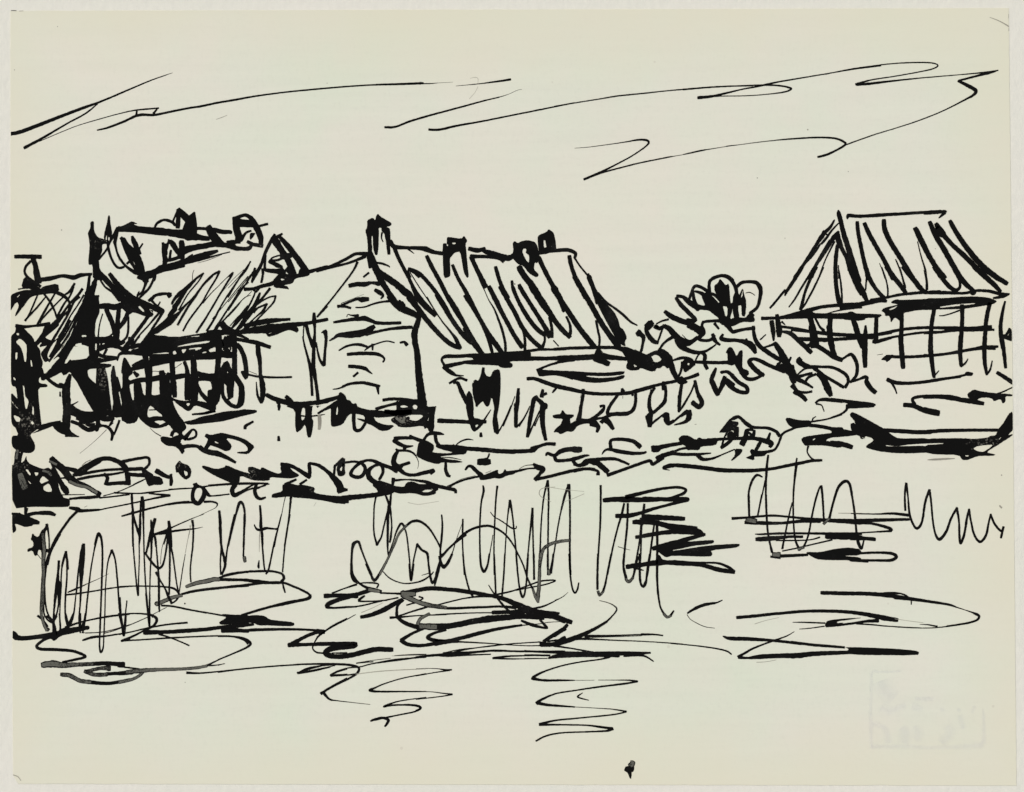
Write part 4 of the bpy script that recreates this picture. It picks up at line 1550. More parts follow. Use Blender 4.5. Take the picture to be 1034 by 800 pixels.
s 618,268,20 620,400,14 625,600,14 630,800,14
s 740,48,20 712,160,14 695,300,12 685,450,12 680,600,14 672,800,24
s 740,45,20 748,160,16 745,350,14 742,600,14 742,800,16
s 910,80,24 880,160,20 845,300,12 820,430,12 795,600,12 765,750,16 750,800,16
s 910,80,30 918,200,16 920,400,16 918,600,16 925,800,14
f 800,95,3 700,105,4 672,140,5 690,175,4 770,215,1
f 750,95,3 850,112,3 1034,132,2
f 870,215,1 940,190,3 1034,150,3
g 690,635,28 710,590,28 760,555,28 830,535,28 910,525,26
T 580 480 7.954
s 212,85,18 212,200,16 208,400,16 195,600,14 185,800,14
# RFD
s 240,202,36 330,195,44 420,195,50 600,200,36 750,190,24 830,165,24 880,145,28 895,115,24 830,98,24 700,110,24 560,140,30 420,175,36
s 820,185,24 910,195,36 800,225,24 650,270,20 550,300,30 440,325,40 340,328,36
s 560,330,36 700,340,44 880,350,36
s 480,378,40 600,375,50 750,400,34 980,425,30 
s 780,430,50 980,440,30 1034,470,20
s 500,498,34 620,480,26 750,455,20 900,450,40 1034,480,34
s 640,590,36 760,560,40 900,510,24 1034,480,24
p 680,575 760,560 830,555 1034,525 1034,550 870,590 780,605 790,620 1034,570 1034,655 900,650 780,640 760,660 700,640 680,610
s 430,735,38 520,720,34 700,710,34 800,700,34 1034,720,40
s 680,690,40 750,700,30
# RFM
s 400,230,16 380,320,20 350,420,14 310,580,14 265,800,16
s 430,230,18 425,400,18 405,600,16 395,740,16 405,800,14
s 562,235,20 555,300,24 540,400,20 520,560,14 490,720,14 475,800,12
s 540,420,14 535,600,14 525,800,12
s 640,400,12 620,540,12 600,700,12 585,800,12
s 665,400,20 668,560,18 665,700,14 665,800,14
g 545,360,50 540,390,40
g 655,350,40 670,375,40
g 380,200,40 440,200,44
s 350,575,6 400,590,5 450,603,3
T 0 620 7.954
# RPL
p 95,135 120,145 150,180 230,178 380,155 500,130 690,98 715,100 715,125 600,155 480,180 430,225 400,200 300,205 180,220 95,212
s 395,190,30 340,215,24 290,260,26 320,285,28 450,290,28 570,300,26 650,325,26 680,348,24 600,370,22 500,390,20
g 340,412,50 420,405,64 500,415,50 620,410,36 740,405,34
s 740,405,36 850,400,36 985,410,40
g 870,440,50 800,440,30 690,465,30
g 680,465,34 750,490,34 850,490,36
s 850,485,30 950,480,30 1034,475,30
g 490,490,36 560,500,40 640,540,36 720,550,36
s 700,550,36 850,562,30 950,550,30 1034,530,24
s 990,430,10 1034,432,10
s 650,155,5 800,150,7 900,130,7 1034,90,7
s 660,215,14 740,190,24 850,180,14 1034,150,10
s 970,220,14 1034,205,26
# RFL
s 800,0,12 797,150,12 795,260,14 805,310,18 825,270,12 830,150,10 838,0,10
s 950,0,14 970,80,14 990,175,16 1005,90,10 1010,0,10
s 430,0,14 425,100,20 435,200,36
s 470,0,10 480,100,14 470,170,20
s 370,20,14 420,60,16 450,20,14
s 340,30,24 350,100,20 380,130,34
s 640,0,14 640,130,30 670,60,14 680,0,12
s 520,0,16 545,80,26 585,0,14
# RPL
s 480,140,30 560,100,12 680,60,12 850,28,12 1034,5,12
T 120 600 7.954
s 0,325,14 100,305,10 250,270,14 400,245,14 545,232,16
s 0,280,7 60,260,7 200,200,7 300,150,5 380,108,5
s 0,165,12 120,158,12 230,165,14 285,185,24 300,215,26 270,260,20 190,300,14 100,345,18 20,378,20
s 20,378,14 200,368,12 400,355,14 600,345,12 800,338,12 920,345,14 1000,370,16 1034,400,18
s 205,310,44 350,308,34 500,300,36 700,285,32 850,265,30 1034,245,28
s 320,325,16 430,360,12 560,415,12
# RFL
s 5,30,12 15,180,12 35,335,18 45,200,12 60,55,8
s 215,0,16 230,150,18 242,260,16 245,150,10 245,0,10
# RPL
s 340,95,14 430,100,14 580,130,12 750,160,12 870,180,14 980,185,14
p 805,160 960,170 1034,155 1034,240 900,245 810,250 800,225 870,190
s 830,295,40 900,290,40 1034,300,28
s 0,640,34 100,630,40
g 60,630,34 150,620,40 300,610,30 480,605,26 620,595,26 700,580,24
s 700,575,16 760,575,10 850,562,4
s 690,585,20 800,530,10 920,480,10 1034,430,12
s 545,635,24 650,638,14 800,625,12 1034,600,12
s 0,570,50 30,570,50
s 40,590,14 160,605,14
g 0,710,30 80,695,28 150,665,26 190,630,26
s 0,715,20
s 245,160,14 270,190,10
T 220 600 7.954
# RPL
p 20,160 120,175 200,178 300,170 370,175 410,205 480,215 610,228 612,258 560,262 400,255 320,255 280,232 150,240 10,250 10,225 70,190
h 135,202 190,198 180,205 145,208
s 0,268,24 150,262,26 280,245,26
g 60,285,36 140,285,36
s 40,300,30 150,300,24 300,290,28 500,285,24 700,288,20 850,300,24
s 850,300,24 760,320,30 680,355,30 600,400,40 570,415,34
s 570,412,38 700,408,30 850,405,30 1034,405,30
s 1034,200,14 930,250,10 860,300,14 800,350,12 770,400,12 760,440,12 790,470,14 850,478,14
s 1034,425,40 930,430,40 865,460,36 870,490,40 940,505,40 1034,500,40
s 950,478,12 1034,474,12
s 190,170,16 300,135,14 430,100,18 560,70,26 720,40,26 740,10,20
s 0,342,14 100,342,14 200,355,14 258,395,24 230,430,18 120,480,12 0,530,12
s 0,628,16 150,610,12 350,590,12 550,575,12 750,565,14 1034,570,16
s 0,575,8 50,560,5
s 860,570,16 750,600,12 640,637,16 750,625,10 900,590,10
s 640,635,20
s 1034,605,10 950,630,14 905,655,18 960,655,18 1034,650,16
s 1034,680,14 930,735,14 860,780,18 830,800,30
T 320 570 7.954
# RFM
s 275,0,24 285,80,20 330,145,16 390,185,24 450,205,34 510,220,30
g 420,205,40 500,220,24
s 395,0,18 430,80,20 460,130,28 500,80,22 545,0,20
s 530,60,8 580,110,10 640,140,10 700,155,10 780,150,12 850,130,14 910,90,12 935,62,8
s 840,90,4 900,72,7 
s 740,0,14 755,130,18 775,0,14
s 895,0,16 910,100,18 928,150,24 955,100,18 980,0,16
p 990,0 1034,0 1034,35 1010,30
# RPL
s 120,232,10 230,190,8 330,155,8 430,150,14 490,160,14 480,190,12
s 65,255,40 150,252,34 300,245,30 400,215,30
s 450,210,20 280,260,26 160,295,28 80,335,26 85,350,18 200,350,14 350,335,12 500,300,12 650,270,12
s 380,255,14 340,285,24 345,298,14 450,298,12 560,290,12
s 510,232,14 600,235,14 680,238,20
g 690,240,60 780,240,44
s 690,235,40 780,215,36 900,195,36 1034,200,36
g 700,255,50 800,300,40 900,330,40 1034,350,30
s 355,425,30 430,410,36 530,370,44 620,320,40 680,280,20
s 690,290,24 650,330,24 640,380,24 650,430,30 720,480,36 820,510,44
s 820,262,14 850,275,14 800,305,14 720,330,12
s 650,420,14 750,385,14 850,355,16 900,340,12
s 590,430,24 680,425,16 800,415,10 1034,405,12
g 900,400,26 830,440,30 810,480,34
g 830,500,50 950,505,60
s 900,490,30 1034,490,30
s 850,520,24 760,560,24 680,610,36
s 680,615,40 730,645,34 830,655,30 950,640,30 1034,625,30
s 1034,530,20 940,555,24 890,590,34 950,615,34 1034,620,30
f 355,390,5 450,350,4 530,310,3
s 310,405,5 220,455,9 130,500,10 60,540,14
s 0,540,44 50,545,40
s 0,590,14 25,560,12
s 0,640,30 150,640,34 300,640,34 290,660,40 160,680,28 70,700,34
s 70,720,40 160,745,40 280,730,44 400,700,44 480,685,44 600,688,40
s 120,715,10 235,712,10
s 0,714,12 50,714,12
f 600,738,4 800,732,5 900,728,6
s 880,738,20 1034,725,24
s 480,795,10 700,765,14 880,738,12
s 320,795,10 450,785,8
T 440 560 7.954
# RFM
s 40,0,16 30,100,14 5,200,14 -10,250,12
s 30,20,24 40,70,24 65,105,26 100,60,26 130,0,18
s 60,0,26 45,20,20
s 218,0,14 230,120,14 250,220,14 275,300,16 300,345,20
s 355,0,14 360,80,16 375,130,18 390,140,20 415,90,16 430,0,14
s 468,0,14 475,150,14 482,320,16
s 555,0,14 545,180,14 530,350,16
s 645,0,14 655,120,14 670,250,14 685,320,18 698,345,20 715,310,14 730,200,14 742,0,14
s 660,0,10 700,80,12 740,200,14 780,280,16
s 788,0,14 790,200,18
g 845,0,40 835,100,26 830,250,30 820,340,36 822,385,20
g 780,280,20 800,340,26 818,380,16
s 900,0,16 900,100,18
g 905,130,24 912,160,26
s 945,0,16 935,80,18 925,150,18
s 425,248,7 450,290,10 500,360,16 560,430,20 630,490,20
# RPL
s 0,280,26 120,285,34 250,300,38 400,325,30 520,350,34 640,400,50 740,450,70 830,480,70
s 840,470,50 990,475,20
s 850,490,50 950,500,50 1034,540,36
s 1034,335,5 940,385,10 860,420,16 760,440,16 700,440,10
s 0,412,12 100,385,12 230,355,12 350,340,16 450,340,16
s 0,425,20 120,435,24 250,430,22 400,425,20 520,420,20 640,430,30
s 480,325,14 600,300,14 720,260,12 830,220,14 900,210,14 960,210,12 930,228,12 850,250,12 720,275,10 650,290,10
s 0,487,14 150,478,12 300,472,10 460,470,10
s 460,468,34 600,465,34 700,460,50
s 0,590,50 150,570,50 300,540,50 430,520,60 550,510,50 700,500,44 860,510,40
s 690,535,20 780,570,30 890,595,14 880,575,24 840,530,20
s 0,690,24 80,700,34 200,675,34 350,635,34 500,600,28 690,570,20
s 690,572,10 830,560,7 900,548,6 1000,542,5
s 0,720,40 100,705,30 200,705,14 400,715,10 700,735,8 900,735,10 1034,750,10
s 1034,600,40 940,655,34 870,700,30
s 850,718,36 940,725,34 1034,680,50
s 900,700,14 1034,685,14
s 840,705,12 740,712,8 600,722,7 400,745,8 200,765,8 60,795,10
s 60,792,10 300,785,12 480,775,18 700,782,14 1034,780,14
T 560 560 7.954
# RFM
s 120,0,18 122,100,16 130,200,14 145,280,14 165,310,16 185,280,16 195,230,10
s 350,0,18 345,150,18 345,280,20
g 350,300,24 362,330,22 390,300,22
s 390,300,20 410,230,16 430,120,14 455,0,14
s 560,0,18 555,100,20 575,190,26
g 575,200,26 597,220,28 630,190,24
s 625,200,20 650,120,14 670,20,14
s 685,0,20 685,130,18 690,220,20 710,260,20 735,230,18 745,120,14 765,0,14
s 640,110,20 700,125,12 715,130,8
s 825,80,24 825,200,18 835,330,16 850,420,14 880,480,18
g 880,480,24 905,505,24 935,495,20
s 935,490,20 958,455,12
# RFD
s 585,100,40 680,92,30 760,75,34
# RPL
s 0,370,5 60,345,5 110,305,3
s 0,495,50 60,520,40 130,545,40
s 0,650,36 60,610,30 100,570,30
s 360,372,4 430,390,6 480,415,10 500,445,12 470,490,12 420,540,16
s 420,540,20 340,590,26 240,640,34 130,685,44 0,730,30
s 250,660,30 400,655,14 560,650,10 700,645,10
s 700,645,20 800,645,14 870,653,12
s 300,668,8 500,662,7 700,655,6
s 0,690,10 200,680,20 350,685,12 500,692,10 700,700,8 900,712,9 1034,722,8
s 0,740,14 150,760,12 300,790,12
s 0,785,14 200,792,20 500,790,20 770,793,16
T 680 580 7.954
s -20,558,10 120,570,10 250,585,12 350,600,12 430,620,14 468,645,12
s 115,315,12 180,275,28 250,248,28 300,238,24 350,230,14 395,210,8
s 110,325,6 140,365,5 200,400,6 260,425,6 335,435,4
s 515,350,28 650,338,28 800,322,26 1034,300,26
f 655,402,5 740,375,4 850,350,3
s 400,500,8 460,518,34 600,522,34 800,535,24 1034,560,26
s 975,462,5 920,495,10 840,525,14 740,560,14 640,600,16 560,645,22 525,665,26
s 530,670,28 600,675,20 700,665,40 850,658,40 1034,655,46
f 670,710,5 750,705,4 830,690,4
s 960,388,5 1034,388,10
T 800 580 7.954
s 240,150,34 400,155,34 600,158,34 750,170,36 900,190,30 1034,210,26
s 740,150,10 830,150,12 900,165,14 940,190,14
s 960,200,14 960,245,8
s 0,305,24 150,298,26 300,298,28 450,305,30 600,325,36 750,355,44 845,370,34
s 690,375,34 600,380,24 500,395,20 380,410,20 280,420,20 
p 265,405 280,380 310,368 450,355 580,350 450,370 370,380 360,395 430,390 330,420 265,425
s 40,388,8 150,390,12 265,395,12
s 260,420,10 150,435,8 60,443,6
s 520,400,12 650,408,12 750,418,10 900,427,8 1034,433,8
s 705,413,12
s 0,548,24 150,568,24 300,580,24 420,590,20
s 0,660,44 200,640,40 460,630,30
p 420,585 800,598 1000,615 1025,630 1010,655 460,650 440,620 460,605
T 904 580 7.954
s 0,190,28 120,200,30 270,220,26 430,245,20 500,268,10 560,287,6
s 560,287,6 620,308,12 660,325,26 680,335,16
s 680,340,20 660,370,18 580,395,16 420,420,14
s 340,422,16 270,408,10 200,405,3
s 420,422,10 300,433,8 150,433,7 0,425,8
f 0,360,3 100,375,3 230,392,3
T 300 650 7.954
s 0,170,12 180,165,14 350,168,16 450,180,22 495,200,20 480,240,18 420,280,16 300,340,14 220,385,22 220,410,26 260,450,16 320,462,8 450,477,5 585,492,4
s 5,240,12 80,200,10 200,180,10 330,172,10
s 5,242,14 150,210,8 300,180,7
s 270,262,18 310,230,12 400,200,10 500,190,10 600,165,10 800,130,14 1034,112,10
s 270,262,14 400,255,12 460,248,12
f 470,248,5 700,222,6 1034,205,5
s 475,160,10 600,138,5 750,120,4
s 780,100,5 900,92,8 1034,90,10
s 1034,245,10 850,280,9 700,325,10 620,360,14 585,378,28 650,388,16 850,388,12 1034,388,8
s 1034,435,8 850,460,10 750,485,14 695,510,16 750,500,16 850,495,14 950,500,20 990,520,24 950,548,14 850,570,12 700,600,14 590,625,14
s 600,618,16 680,600,24 730,615,26 725,640,24 705,668,16
T 420 640 7.954
s 0,190,12 150,175,20 230,175,30 300,170,40 430,155,24 600,140,16 640,140,20
s 640,142,14 1034,145,14
s 250,180,24 400,175,14 600,168,10
s 310,150,14 430,125,10 700,88,7 1000,68,8
s 620,200,20 730,185,16 850,180,12 1034,175,12
s 620,200,16 750,205,12 900,205,6 1034,202,6
s 0,285,6 100,282,5 180,285,7 240,295,18 285,293,12
s 270,298,12 150,315,9 0,342,9
s 0,468,6 120,470,6 220,482,9 290,490,14
s 290,492,12 180,510,9 0,530,9
s 0,580,20 40,598,14 0,622,14
T 530 650 7.954
s 0,62,16 300,80,14 500,85,30 700,85,34 900,85,20 1000,78,14
s 190,120,14 250,105,34 400,95,40 600,95,34 750,95,40 
s 0,95,14 200,98,16
s 0,122,8 180,122,8
s 500,75,10 750,72,12 900,75,12
s 800,100,24 950,100,16 1034,145,10
s 130,10,40 200,10,40 290,0,20
s 220,15,12 400,45,10 550,72,14
s 680,110,20 600,130,12 450,150,12 300,180,12 160,225,14 80,265,24 65,285,34
s 70,285,28 150,298,20 300,298,16 400,298,8
s 400,298,4 560,297,3
s 590,296,4 730,296,6 850,298,12 905,307,16
s 905,308,14 800,325,16 600,350,14 400,380,12 250,405,12 140,450,20 100,480,36
s 100,480,30 180,495,24 300,505,16 400,512,10
s 400,512,5 550,520,5 700,530,8 815,548,14
s 815,552,12 700,575,12 450,600,12 250,620,14 120,650,22
s 120,655,22 300,655,12 500,660,12 620,675,20 700,685,24
s 705,690,24 650,705,16 500,712,12 300,720,12 170,745,14 90,785,14
s 465,398,6 425,428,14 450,442,12 515,458,6
T 650 500 7.954
# RFD
s 0,30,36 150,35,36 350,40,36
s 350,45,24 200,80,24 0,130,24
s 0,175,40 150,185,40 310,195,30
s 0,220,24 130,240,24 250,265,50 420,275,34
s 0,330,36 150,305,36 300,295,44 490,318,26
s 490,320,20 350,360,30 220,390,40 80,430,36
p 90,430 200,390 300,380 560,360 570,380 540,395 400,410 230,440 240,450 520,405 770,390 772,410 740,425 540,445 555,475 540,498 230,488 180,505 130,470
s 0,560,34 120,540,40 300,555,30 450,560,34 600,600,40 725,620,34
s 120,500,40 160,530,20 300,545,20 500,545,16 600,550,18 680,580,26 725,615,30
g 240,465,30 420,455,50 500,430,30
g 100,200,50 110,220,40
# RFM
s 85,250,14 65,400,14 45,550,14 30,650,14 0,740,18
s 105,230,20 110,400,20 108,600,18 115,800,16
# RFR
s 845,0,20 850,170,18
s 950,0,14 920,160,14
s 985,0,16 990,150,16 1000,300,16 1030,460,16
T 740 470 7.954
s 275,0,20 268,150,18 268,300,14 275,450,14 290,580,16 320,700,16
s 515,0,20 495,150,16 488,300,14 490,450,14 505,600,16 540,680,24
s 240,95,10 195,80,24 155,130,20 130,220,16 128,320,12 135,410,14
s 262,120,10 240,230,12 215,340,12 200,410,12
s 480,300,10 455,400,14 430,520,14 400,670,18
g 530,675,26 570,660,24
s 575,650,18 610,560,14 640,400,16 670,270,16 700,180,14 715,170,22
s 715,170,20 725,270,18 732,400,16 738,460,20
g 735,470,24 775,430,24
s 780,420,22 810,300,20 850,180,24 900,130,28 940,150,24 965,270,16 985,400,16 1000,560,16 1030,660,18
# RPR
s 0,428,26 120,420,20 300,405,20 420,412,16 600,430,24 800,445,34 1034,455,50
s 105,460,30 250,465,34 400,465,24 550,450,30 700,450,30
g 120,440,50 180,450,50
s 180,553,6 230,555,16 400,548,20 600,548,20 800,550,24 1034,550,24
s 195,595,36 300,590,44 450,575,24 560,575,24
s 350,605,12 500,605,12 620,600,10 700,580,14
s 760,570,50 900,575,50 1034,580,34
s 400,690,10 500,670,12 650,635,12 800,600,14
g 330,720,40 370,720,50
s 390,730,30 500,725,26 600,720,24
p 580,695 700,700 830,670 950,660 1034,680 1034,725 880,728 1034,740 1034,775 950,765 700,762 640,740
f 850,385,4 1034,387,8
s 310,735,20 380,745,20
T 860 470 5.943
s 0,290,6 150,293,8 250,290,16 340,300,20
s 0,335,24 150,330,24 350,325,16
s 0,340,30 120,350,16 220,375,20 240,390,24
s 240,395,14 120,402,8 0,410,8
s 0,440,24 80,440,24 140,445,24
s 0,505,14 40,515,30
s 30,530,16 150,525,14 240,530,20 270,550,22 240,570,20 150,572,16 0,570,16
s 0,565,30 100,580,10
s 70,770,10 250,770,12 300,772,6
# RFR
s 0,150,10 12,230,12 25,340,12 35,440,14 45,480,14 62,500,14 75,455,10
s 330,110,18 322,180,12 325,270,14
s 332,110,14 342,200,10 350,290,14 370,350,14 395,380,18 425,340,16 445,220,14 470,150,18
s 470,150,16 480,220,12 490,330,12 505,410,12 530,445,22 570,400,18 600,320,14 635,258,18
s 635,258,16 648,340,12 650,420,14 658,468,18 680,410,16 695,320,14 708,265,12
s 708,265,14 720,340,12 740,420,14 775,460,18 810,420,16 825,350,12 838,295,12
s 838,295,12 860,350,14 900,395,16 915,372,14
s 915,372,16 900,435,14
T 600 740 12.925
# DR
g 485,385,40 510,400,60 485,430,90
p 415,440 525,440 525,490 510,520 490,520 492,560 485,610 465,600 440,530 385,500
T 0 0 1
# MK
f 61.5,232,1.2 61.7,232.3,1
f 14,70.3,1
f 57.5,26.5,1
f 330,83.7,1
f 816,130.7,1.6
f 765,179.5,1.2
f 857,173,1
f 793,240.5,1
f 945,251,1
f 1012,480,1.5
f 1010,511,1.3 1012,513,1.6
f 186.5,689.5,1
s 10.5,10.2,.5 16,10.4,.5
f 18.5,10.8,.5 23,10.6,.5
# CR
f 1000,17,.4 1010,21,.8 1018,25.5,1.2 1025,30,.3
# MK
f 1019.2,14,.5 1019.2,18,.6
f 1019.3,28,.5 1019.3,31,.5
f 12.5,783,.8 17.5,785,1 20.5,789,.6
T 870 670 7.386
# ST
v 78,640,14 72,450,16 76,250,14 78,60,14
v 78,62,14 180,66,10 300,60,6
v 75,625,18 200,625,18 330,622,22 500,632,14 700,628,18 870,615,26 915,605,26
v 915,600,22 918,480,16 910,340,10
v 150,330,30 200,355,34 260,345,26 330,310,24
v 380,325,26 460,340,24
v 590,350,20 620,345,16
v 720,360,20 740,340,16
v 830,375,14 850,320,14
v 80,455,24 130,462,20 185,500,26 205,600,28
v 300,480,30 330,520,50 320,600,44
v 400,470,26 430,530,36 400,570,30
v 640,470,30 665,525,36 600,600,40
v 735,390,24 765,490,20
v 150,130,60 180,200,70 250,260,50
v 400,270,16 540,265,16
T 400 370 10
# H5.wall
s 680,560,40 760,565,44
# H5.wall
s 790,180,50 800,280,60 810,370,30
T 230 200 10
# HB.chimney
s 70,200,50 85,300,70 110,410,80
s 110,230,50 180,245,60 240,250,56
s 230,200,50 290,300,70 330,420,50 335,470,36
T 150 200 10
# HB.roof
s 300,120,56 330,160,60 400,230,70
s 200,350,70 330,370,80 480,395,70
s 590,300,50 640,380,80 700,450,90
s 660,320,50 740,340,50 820,340,40
# HB.wall
s 160,470,40 165,560,50
s 215,440,44 290,540,60
s 330,450,60 335,560,70
T 70 200 10
s 540,420,56 600,520,60 680,640,70 720,760,70
s 640,420,50 690,540,60
# HB.wall
s 470,340,50 455,440,36
T 170 410 10
# BKL
s 380,300,40 430,320,60 500,300,50
s 130,320,40 90,330,70 30,360,80
s 110,400,60 140,460,40
T 840 390 10
# BKR
s 215,390,50 240,450,60 330,500,50
T 320 370 10
# H4.base
g 800,520,40 860,560,60 880,520,40
s 690,455,40 800,470,60 940,460,50
"""

def parse(txt):
    out = []; T = (0, 0, 1); part = None; last = None
    for ln in txt.splitlines():
        ln = ln.split(';')[0].strip()
        if not ln: continue
        k = ln[0]
        if k == 'T': a = ln.split(); T = (float(a[1]), float(a[2]), float(a[3])); continue
        if k == '#': part = ln[1:].strip(); continue
        pts = []; wd = 10
        for t in ln[1:].split():
            q = [float(c) for c in t.split(',')]
            if len(q) > 2: wd = q[2]
            p = (T[0] + q[0] / T[2], T[1] + q[1] / T[2])
            pts.append(p + (wd / T[2],) if k in 'sfgv' else p)
        if k in 'sfgv': out.append([part, k, pts])
        elif k in 'pq': last = [part, k, [pts]]; out.append(last)
        elif k == 'h': last[2].append(pts)
    return out

def x_lo(y): return 10.15 + max(0, y - 350) * .0052
def x_hi(y): return 1019.4 + (y - 8) * .0099 - .25
def clampx(x, y): return max(x_lo(y), min(x_hi(y), x))

def catmull(P):
    if len(P) == 1: return [P[0], (P[0][0] + .15, P[0][1], P[0][2])]
    Q = [P[0]] + P + [P[-1]]; o = []
    for i in range(1, len(Q) - 2):
        a, b, c, d = Q[i - 1:i + 3]
        L = math.hypot(c[0] - b[0], c[1] - b[1]); n = max(3, min(24, int(L / .7)))
        for k in range(n):
            t = k / n; t2 = t * t; t3 = t2 * t
            o.append(tuple(.5 * ((2 * b[j]) + (c[j] - a[j]) * t + (2 * a[j] - 5 * b[j] + 4 * c[j] - d[j]) * t2
                                 + (3 * b[j] - a[j] - 3 * c[j] + d[j]) * t3) for j in (0, 1)) + (b[2] + (c[2] - b[2]) * t,))
    o.append(tuple(P[-1])); return o
def nz(x, y, s, f): return noise.noise(Vector((x * f, y * f, s)))

class Film:
    def __init__(self): self.v = []; self.f = []; self.m = []
    def add(self, pts, faces, z, mi):
        b = len(self.v)
        for x, y in pts: self.v.append((*W(clampx(x, y), y), z))
        for fc in faces: self.f.append(tuple(b + i for i in fc)); self.m.append(mi)
    def disc(self, x, y, r, z, mi, s):
        n = 12; a0 = s * 1.3
        self.add([(x + math.cos(a0 - k * 2 * math.pi / n) * r * (1 + .10 * nz(x + k, y, s, 2.3)),
                   y + math.sin(a0 - k * 2 * math.pi / n) * r * (1 + .10 * nz(x + k, y, s + 9, 2.3))) for k in range(n)],
                 [tuple(range(n - 1, -1, -1))], z, mi)
    def stroke(self, P, z, mi, s, joints=True):
        Q = catmull(P); L = []; R = []
        if joints and len(P) > 1:                     # a broad nib leaves a blunt, slightly skewed end
            for e, f_ in ((0, 1), (-1, -2)):
                a, b = Q[e], Q[f_]; q = math.hypot(a[0] - b[0], a[1] - b[1])
                if q > 1e-5 and a[2] > .8:
                    k = a[2] * .34 / q; t = (a[0] + (a[0] - b[0]) * k, a[1] + (a[1] - b[1]) * k, a[2] * .78)
                    Q = [t] + Q if e == 0 else Q + [t]
        n = len(Q)
        for i, (x, y, wd) in enumerate(Q):
            a = Q[max(i - 1, 0)]; b = Q[min(i + 1, n - 1)]
            dx, dy = b[0] - a[0], b[1] - a[1]; q = math.hypot(dx, dy) or 1e-6; nx, ny = -dy / q, dx / q
            r = max(wd, .28) / 2 * (.97 if wd > 2.5 else 1.06)
            rl = r * (1 + .13 * nz(x, y, s, .35)) + .16 * nz(x, y, s, 1.3) * min(1, wd)
            rr = r * (1 + .13 * nz(x, y, s + 20, .35)) + .16 * nz(x, y, s + 20, 1.3) * min(1, wd)
            L.append((x + nx * rl, y + ny * rl)); R.append((x - nx * rr, y - ny * rr))
        self.add(L + R, [(i, i + 1, n + i + 1, n + i) for i in range(n - 1)], z, mi)
        if not joints: return
        if len(P) == 1: self.disc(P[0][0], P[0][1], P[0][2] * .485, z + 3e-7, mi, s)
        for i in range(1, len(P) - 1):
            a, b, c = P[i - 1:i + 2]
            u = (b[0] - a[0], b[1] - a[1]); v = (c[0] - b[0], c[1] - b[1])
            lu = math.hypot(*u) or 1e-6; lv = math.hypot(*v) or 1e-6
            if (u[0] * v[0] + u[1] * v[1]) / lu / lv < .75: self.disc(b[0], b[1], b[2] * .49, z + 3e-7, mi, s + i)
    def patch(self, loops, z, mi, s):
        def soften(Lp, it):
            for _ in range(it):
                o = []
                for i in range(len(Lp)):
                    a, b = Lp[i], Lp[(i + 1) % len(Lp)]
                    o += [(a[0] * .8 + b[0] * .2, a[1] * .8 + b[1] * .2), (a[0] * .2 + b[0] * .8, a[1] * .2 + b[1] * .8)]
                Lp = o
            d = []
            for i in range(len(Lp)):
                a, b = Lp[i], Lp[(i + 1) % len(Lp)]; k = max(1, int(math.hypot(b[0] - a[0], b[1] - a[1]) / .8))
                for j in range(k):
                    t = j / k; x = a[0] + (b[0] - a[0]) * t; y = a[1] + (b[1] - a[1]) * t
                    d.append((x + .22 * nz(x, y, s, .7), y + .22 * nz(x, y, s + 5, .7)))
            return d
        Ls = [soften(loops[0], 1)] + [soften(h, 1) for h in loops[1:]]
        vs = []; es = []
        for Lp in Ls:
            b0 = len(vs); vs += [Vector(p) for p in Lp]; es += [(b0 + i, b0 + (i + 1) % len(Lp)) for i in range(len(Lp))]
        V, _, Fc, *_r = delaunay_2d_cdt(vs, es, [], 0, 1e-4)
        flat = [(p.x, p.y) for p in V]; out = []
        for fc in Fc:
            cx = sum(flat[i][0] for i in fc) / 3; cy = sum(flat[i][1] for i in fc) / 3; ins = False
            for Lp in Ls:
                for i in range(len(Lp)):
                    (ax, ay), (bx, by) = Lp[i], Lp[i - 1]
                    if (ay > cy) != (by > cy) and cx < (bx - ax) * (cy - ay) / (by - ay) + ax: ins = not ins
            if not ins: continue
            A, B, C_ = (flat[i] for i in fc)
            ar = (B[0] - A[0]) * (C_[1] - A[1]) - (B[1] - A[1]) * (C_[0] - A[0])
            out.append(tuple(fc) if ar < 0 else tuple(fc)[::-1])
        self.add(flat, out, z, mi)

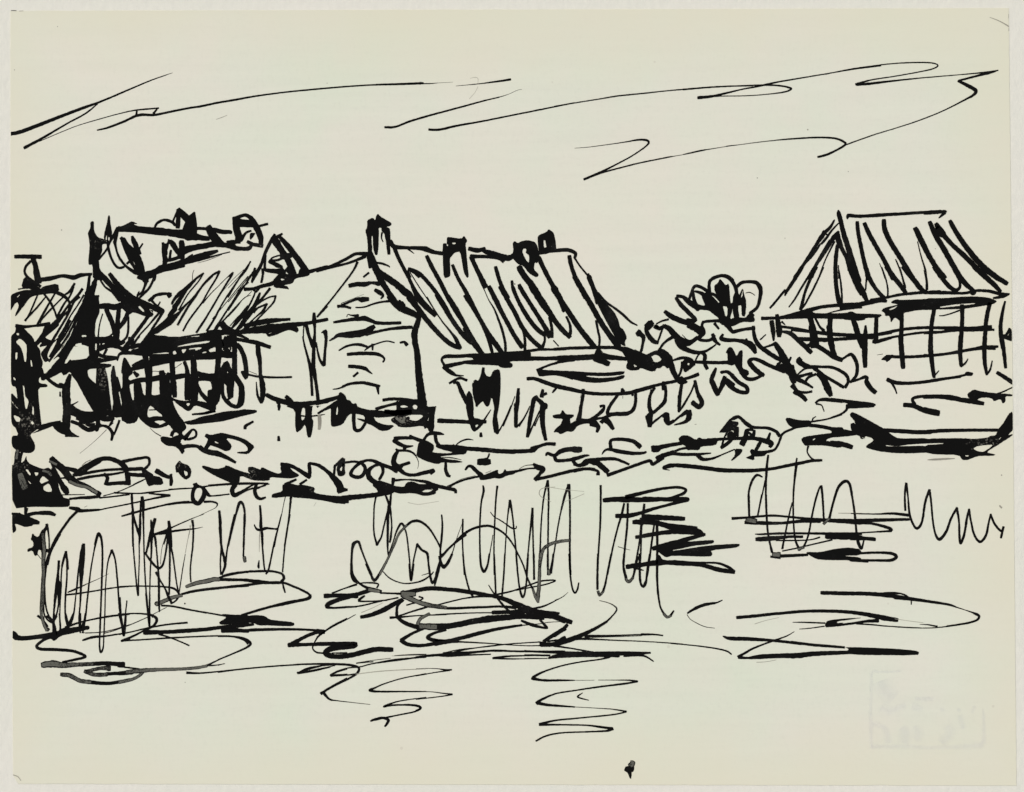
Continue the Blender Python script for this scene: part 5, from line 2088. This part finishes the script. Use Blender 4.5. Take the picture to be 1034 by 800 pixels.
# motif code -> (name, label of the part or None); a dot marks a sub-part
MOTIF = {
 'CL1': ('drawn_cloud', 'long pointed cloud line at the upper left of the sheet'),
 'CL2': ('drawn_cloud', 'two short rising cloud lines at the middle of the sky'),
 'CL3': ('drawn_cloud', 'folded cloud line reaching the upper right of the sheet'),
 'CL4': ('drawn_cloud', 'lower cloud line shaped like a flat letter z'),
 'HB': ('drawn_house', 'farthest house with a bushy ridge, above the hatched barn roof'),
 'H1': ('drawn_house', 'dark cropped house at the left edge of the sheet'),
 'H2': ('drawn_house', 'narrow house beside the tall black chimney'),
 'H3': ('drawn_house', 'barn with a slanted hatched roof and scribbled black posts'),
 'H4': ('drawn_house', 'white gabled cottage with a few short wall lines'),
 'H5': ('drawn_house', 'long low house with four chimneys and a striped roof'),
 'H6': ('drawn_house', 'hipped barn with gridded timber wall at the right'),
 'BU': ('drawn_bush', 'curly bush between the long house and the right barn'),
 'BKL': ('drawn_riverbank', 'scribbled bank below the left houses'),
 'BKM': ('drawn_riverbank', 'looping bank below the long house'),
 'BKR': ('drawn_riverbank', 'thick bank lines left of the boat'),
 'LD': ('drawn_meadow_line', 'loose ground strokes below the right barn'),
 'BO': ('drawn_boat', 'long flat boat with a raised bow at the right edge'),
 'RFL': ('drawn_reflection', 'tall zigzag reflection under the left houses'),
 'RFM': ('drawn_reflection', 'looping zigzag reflection under the long house'),
 'RFR': ('drawn_reflection', 'wavy reflection reaching the right edge'),
 'RFD': ('drawn_ripple', 'thick dark ripple block right of the middle'),
 'RPR': ('drawn_ripple', 'dark ripple bars crossing the right reflection'),
 'RPL': ('drawn_ripple', 'long flowing water ripples across the lower sheet'),
 'DR': ('ink_drip', 'single ink drip near the bottom edge of the sheet'),
 'CR': ('crease', 'short crease at the upper right corner'),
 'ST': ('stamp_mark', 'faint stamp showing through at the lower right'),
}
SUB = {'chimney': 'chimney', 'chimney2': 'chimney', 'chimney3': 'chimney', 'chimney4': 'chimney', 'roof': 'roof', 'eave': 'eave', 'gable': 'gable',
       'dormer': 'dormer', 'doorway': 'doorway', 'post': 'post', 'base': 'plinth', 'frame': 'door_frame', 'window': 'window', 'branch': 'branch'}
MATS = [M_INK, M_DRY, M_FAINT, M_STAMP, M_MOTTLED]
films = {}; stamp_layers = 0
for idx, (part, k, geo) in enumerate(parse(INK)):
    code, _, sub = (part or 'MK').partition('.')
    if code == 'MK': code = 'MK%d' % idx; MOTIF[code] = ('ink_speck', None)
    key = (code, '' if sub in ('wall', 'branch') else sub)
    F = films.setdefault(key, Film())
    mi = {'s': 0, 'p': 0, 'g': 1, 'f': 2, 'v': 3, 'q': 4}[k]
    z = TH + 2e-5 + (idx % 40) * 3e-6 + (4e-5 if k == 'g' else 0)
    if k in 'pq': F.patch(geo, z, mi, idx * .37)
    elif k == 'v':
        for q, grow in enumerate((.7, 1.5, 2.4)):
            stamp_layers += 1
            F.stroke([(x, y, w_ * grow) for x, y, w_ in geo], TH + 8e-6 + stamp_layers * 1.2e-6, mi, idx * .37, False)
    elif k == 'g':                                   # thin ink dries with a dark rim round a paler middle
        F.stroke(geo, z - 4e-5, 0, idx * .37)
        if max(p[2] for p in geo) > 1.6: F.stroke([(x, y, w_ * .62) for x, y, w_ in geo], z, 1, idx * .37 + 3)
    else: F.stroke(geo, z, mi, idx * .37)
bases = {}
for code, (name, label) in MOTIF.items():
    F = films.pop((code, ''), None)
    if F is None: F = films.pop((code, 'wall'), None)
    if F is None: continue
    o = mesh_obj(name, F.v, F.f, MATS, root, F.m); bases[code] = o
    if label: o['label'] = label
for (code, sub), F in films.items():
    mesh_obj(SUB[sub], F.v, F.f, MATS, bases[code], F.m)
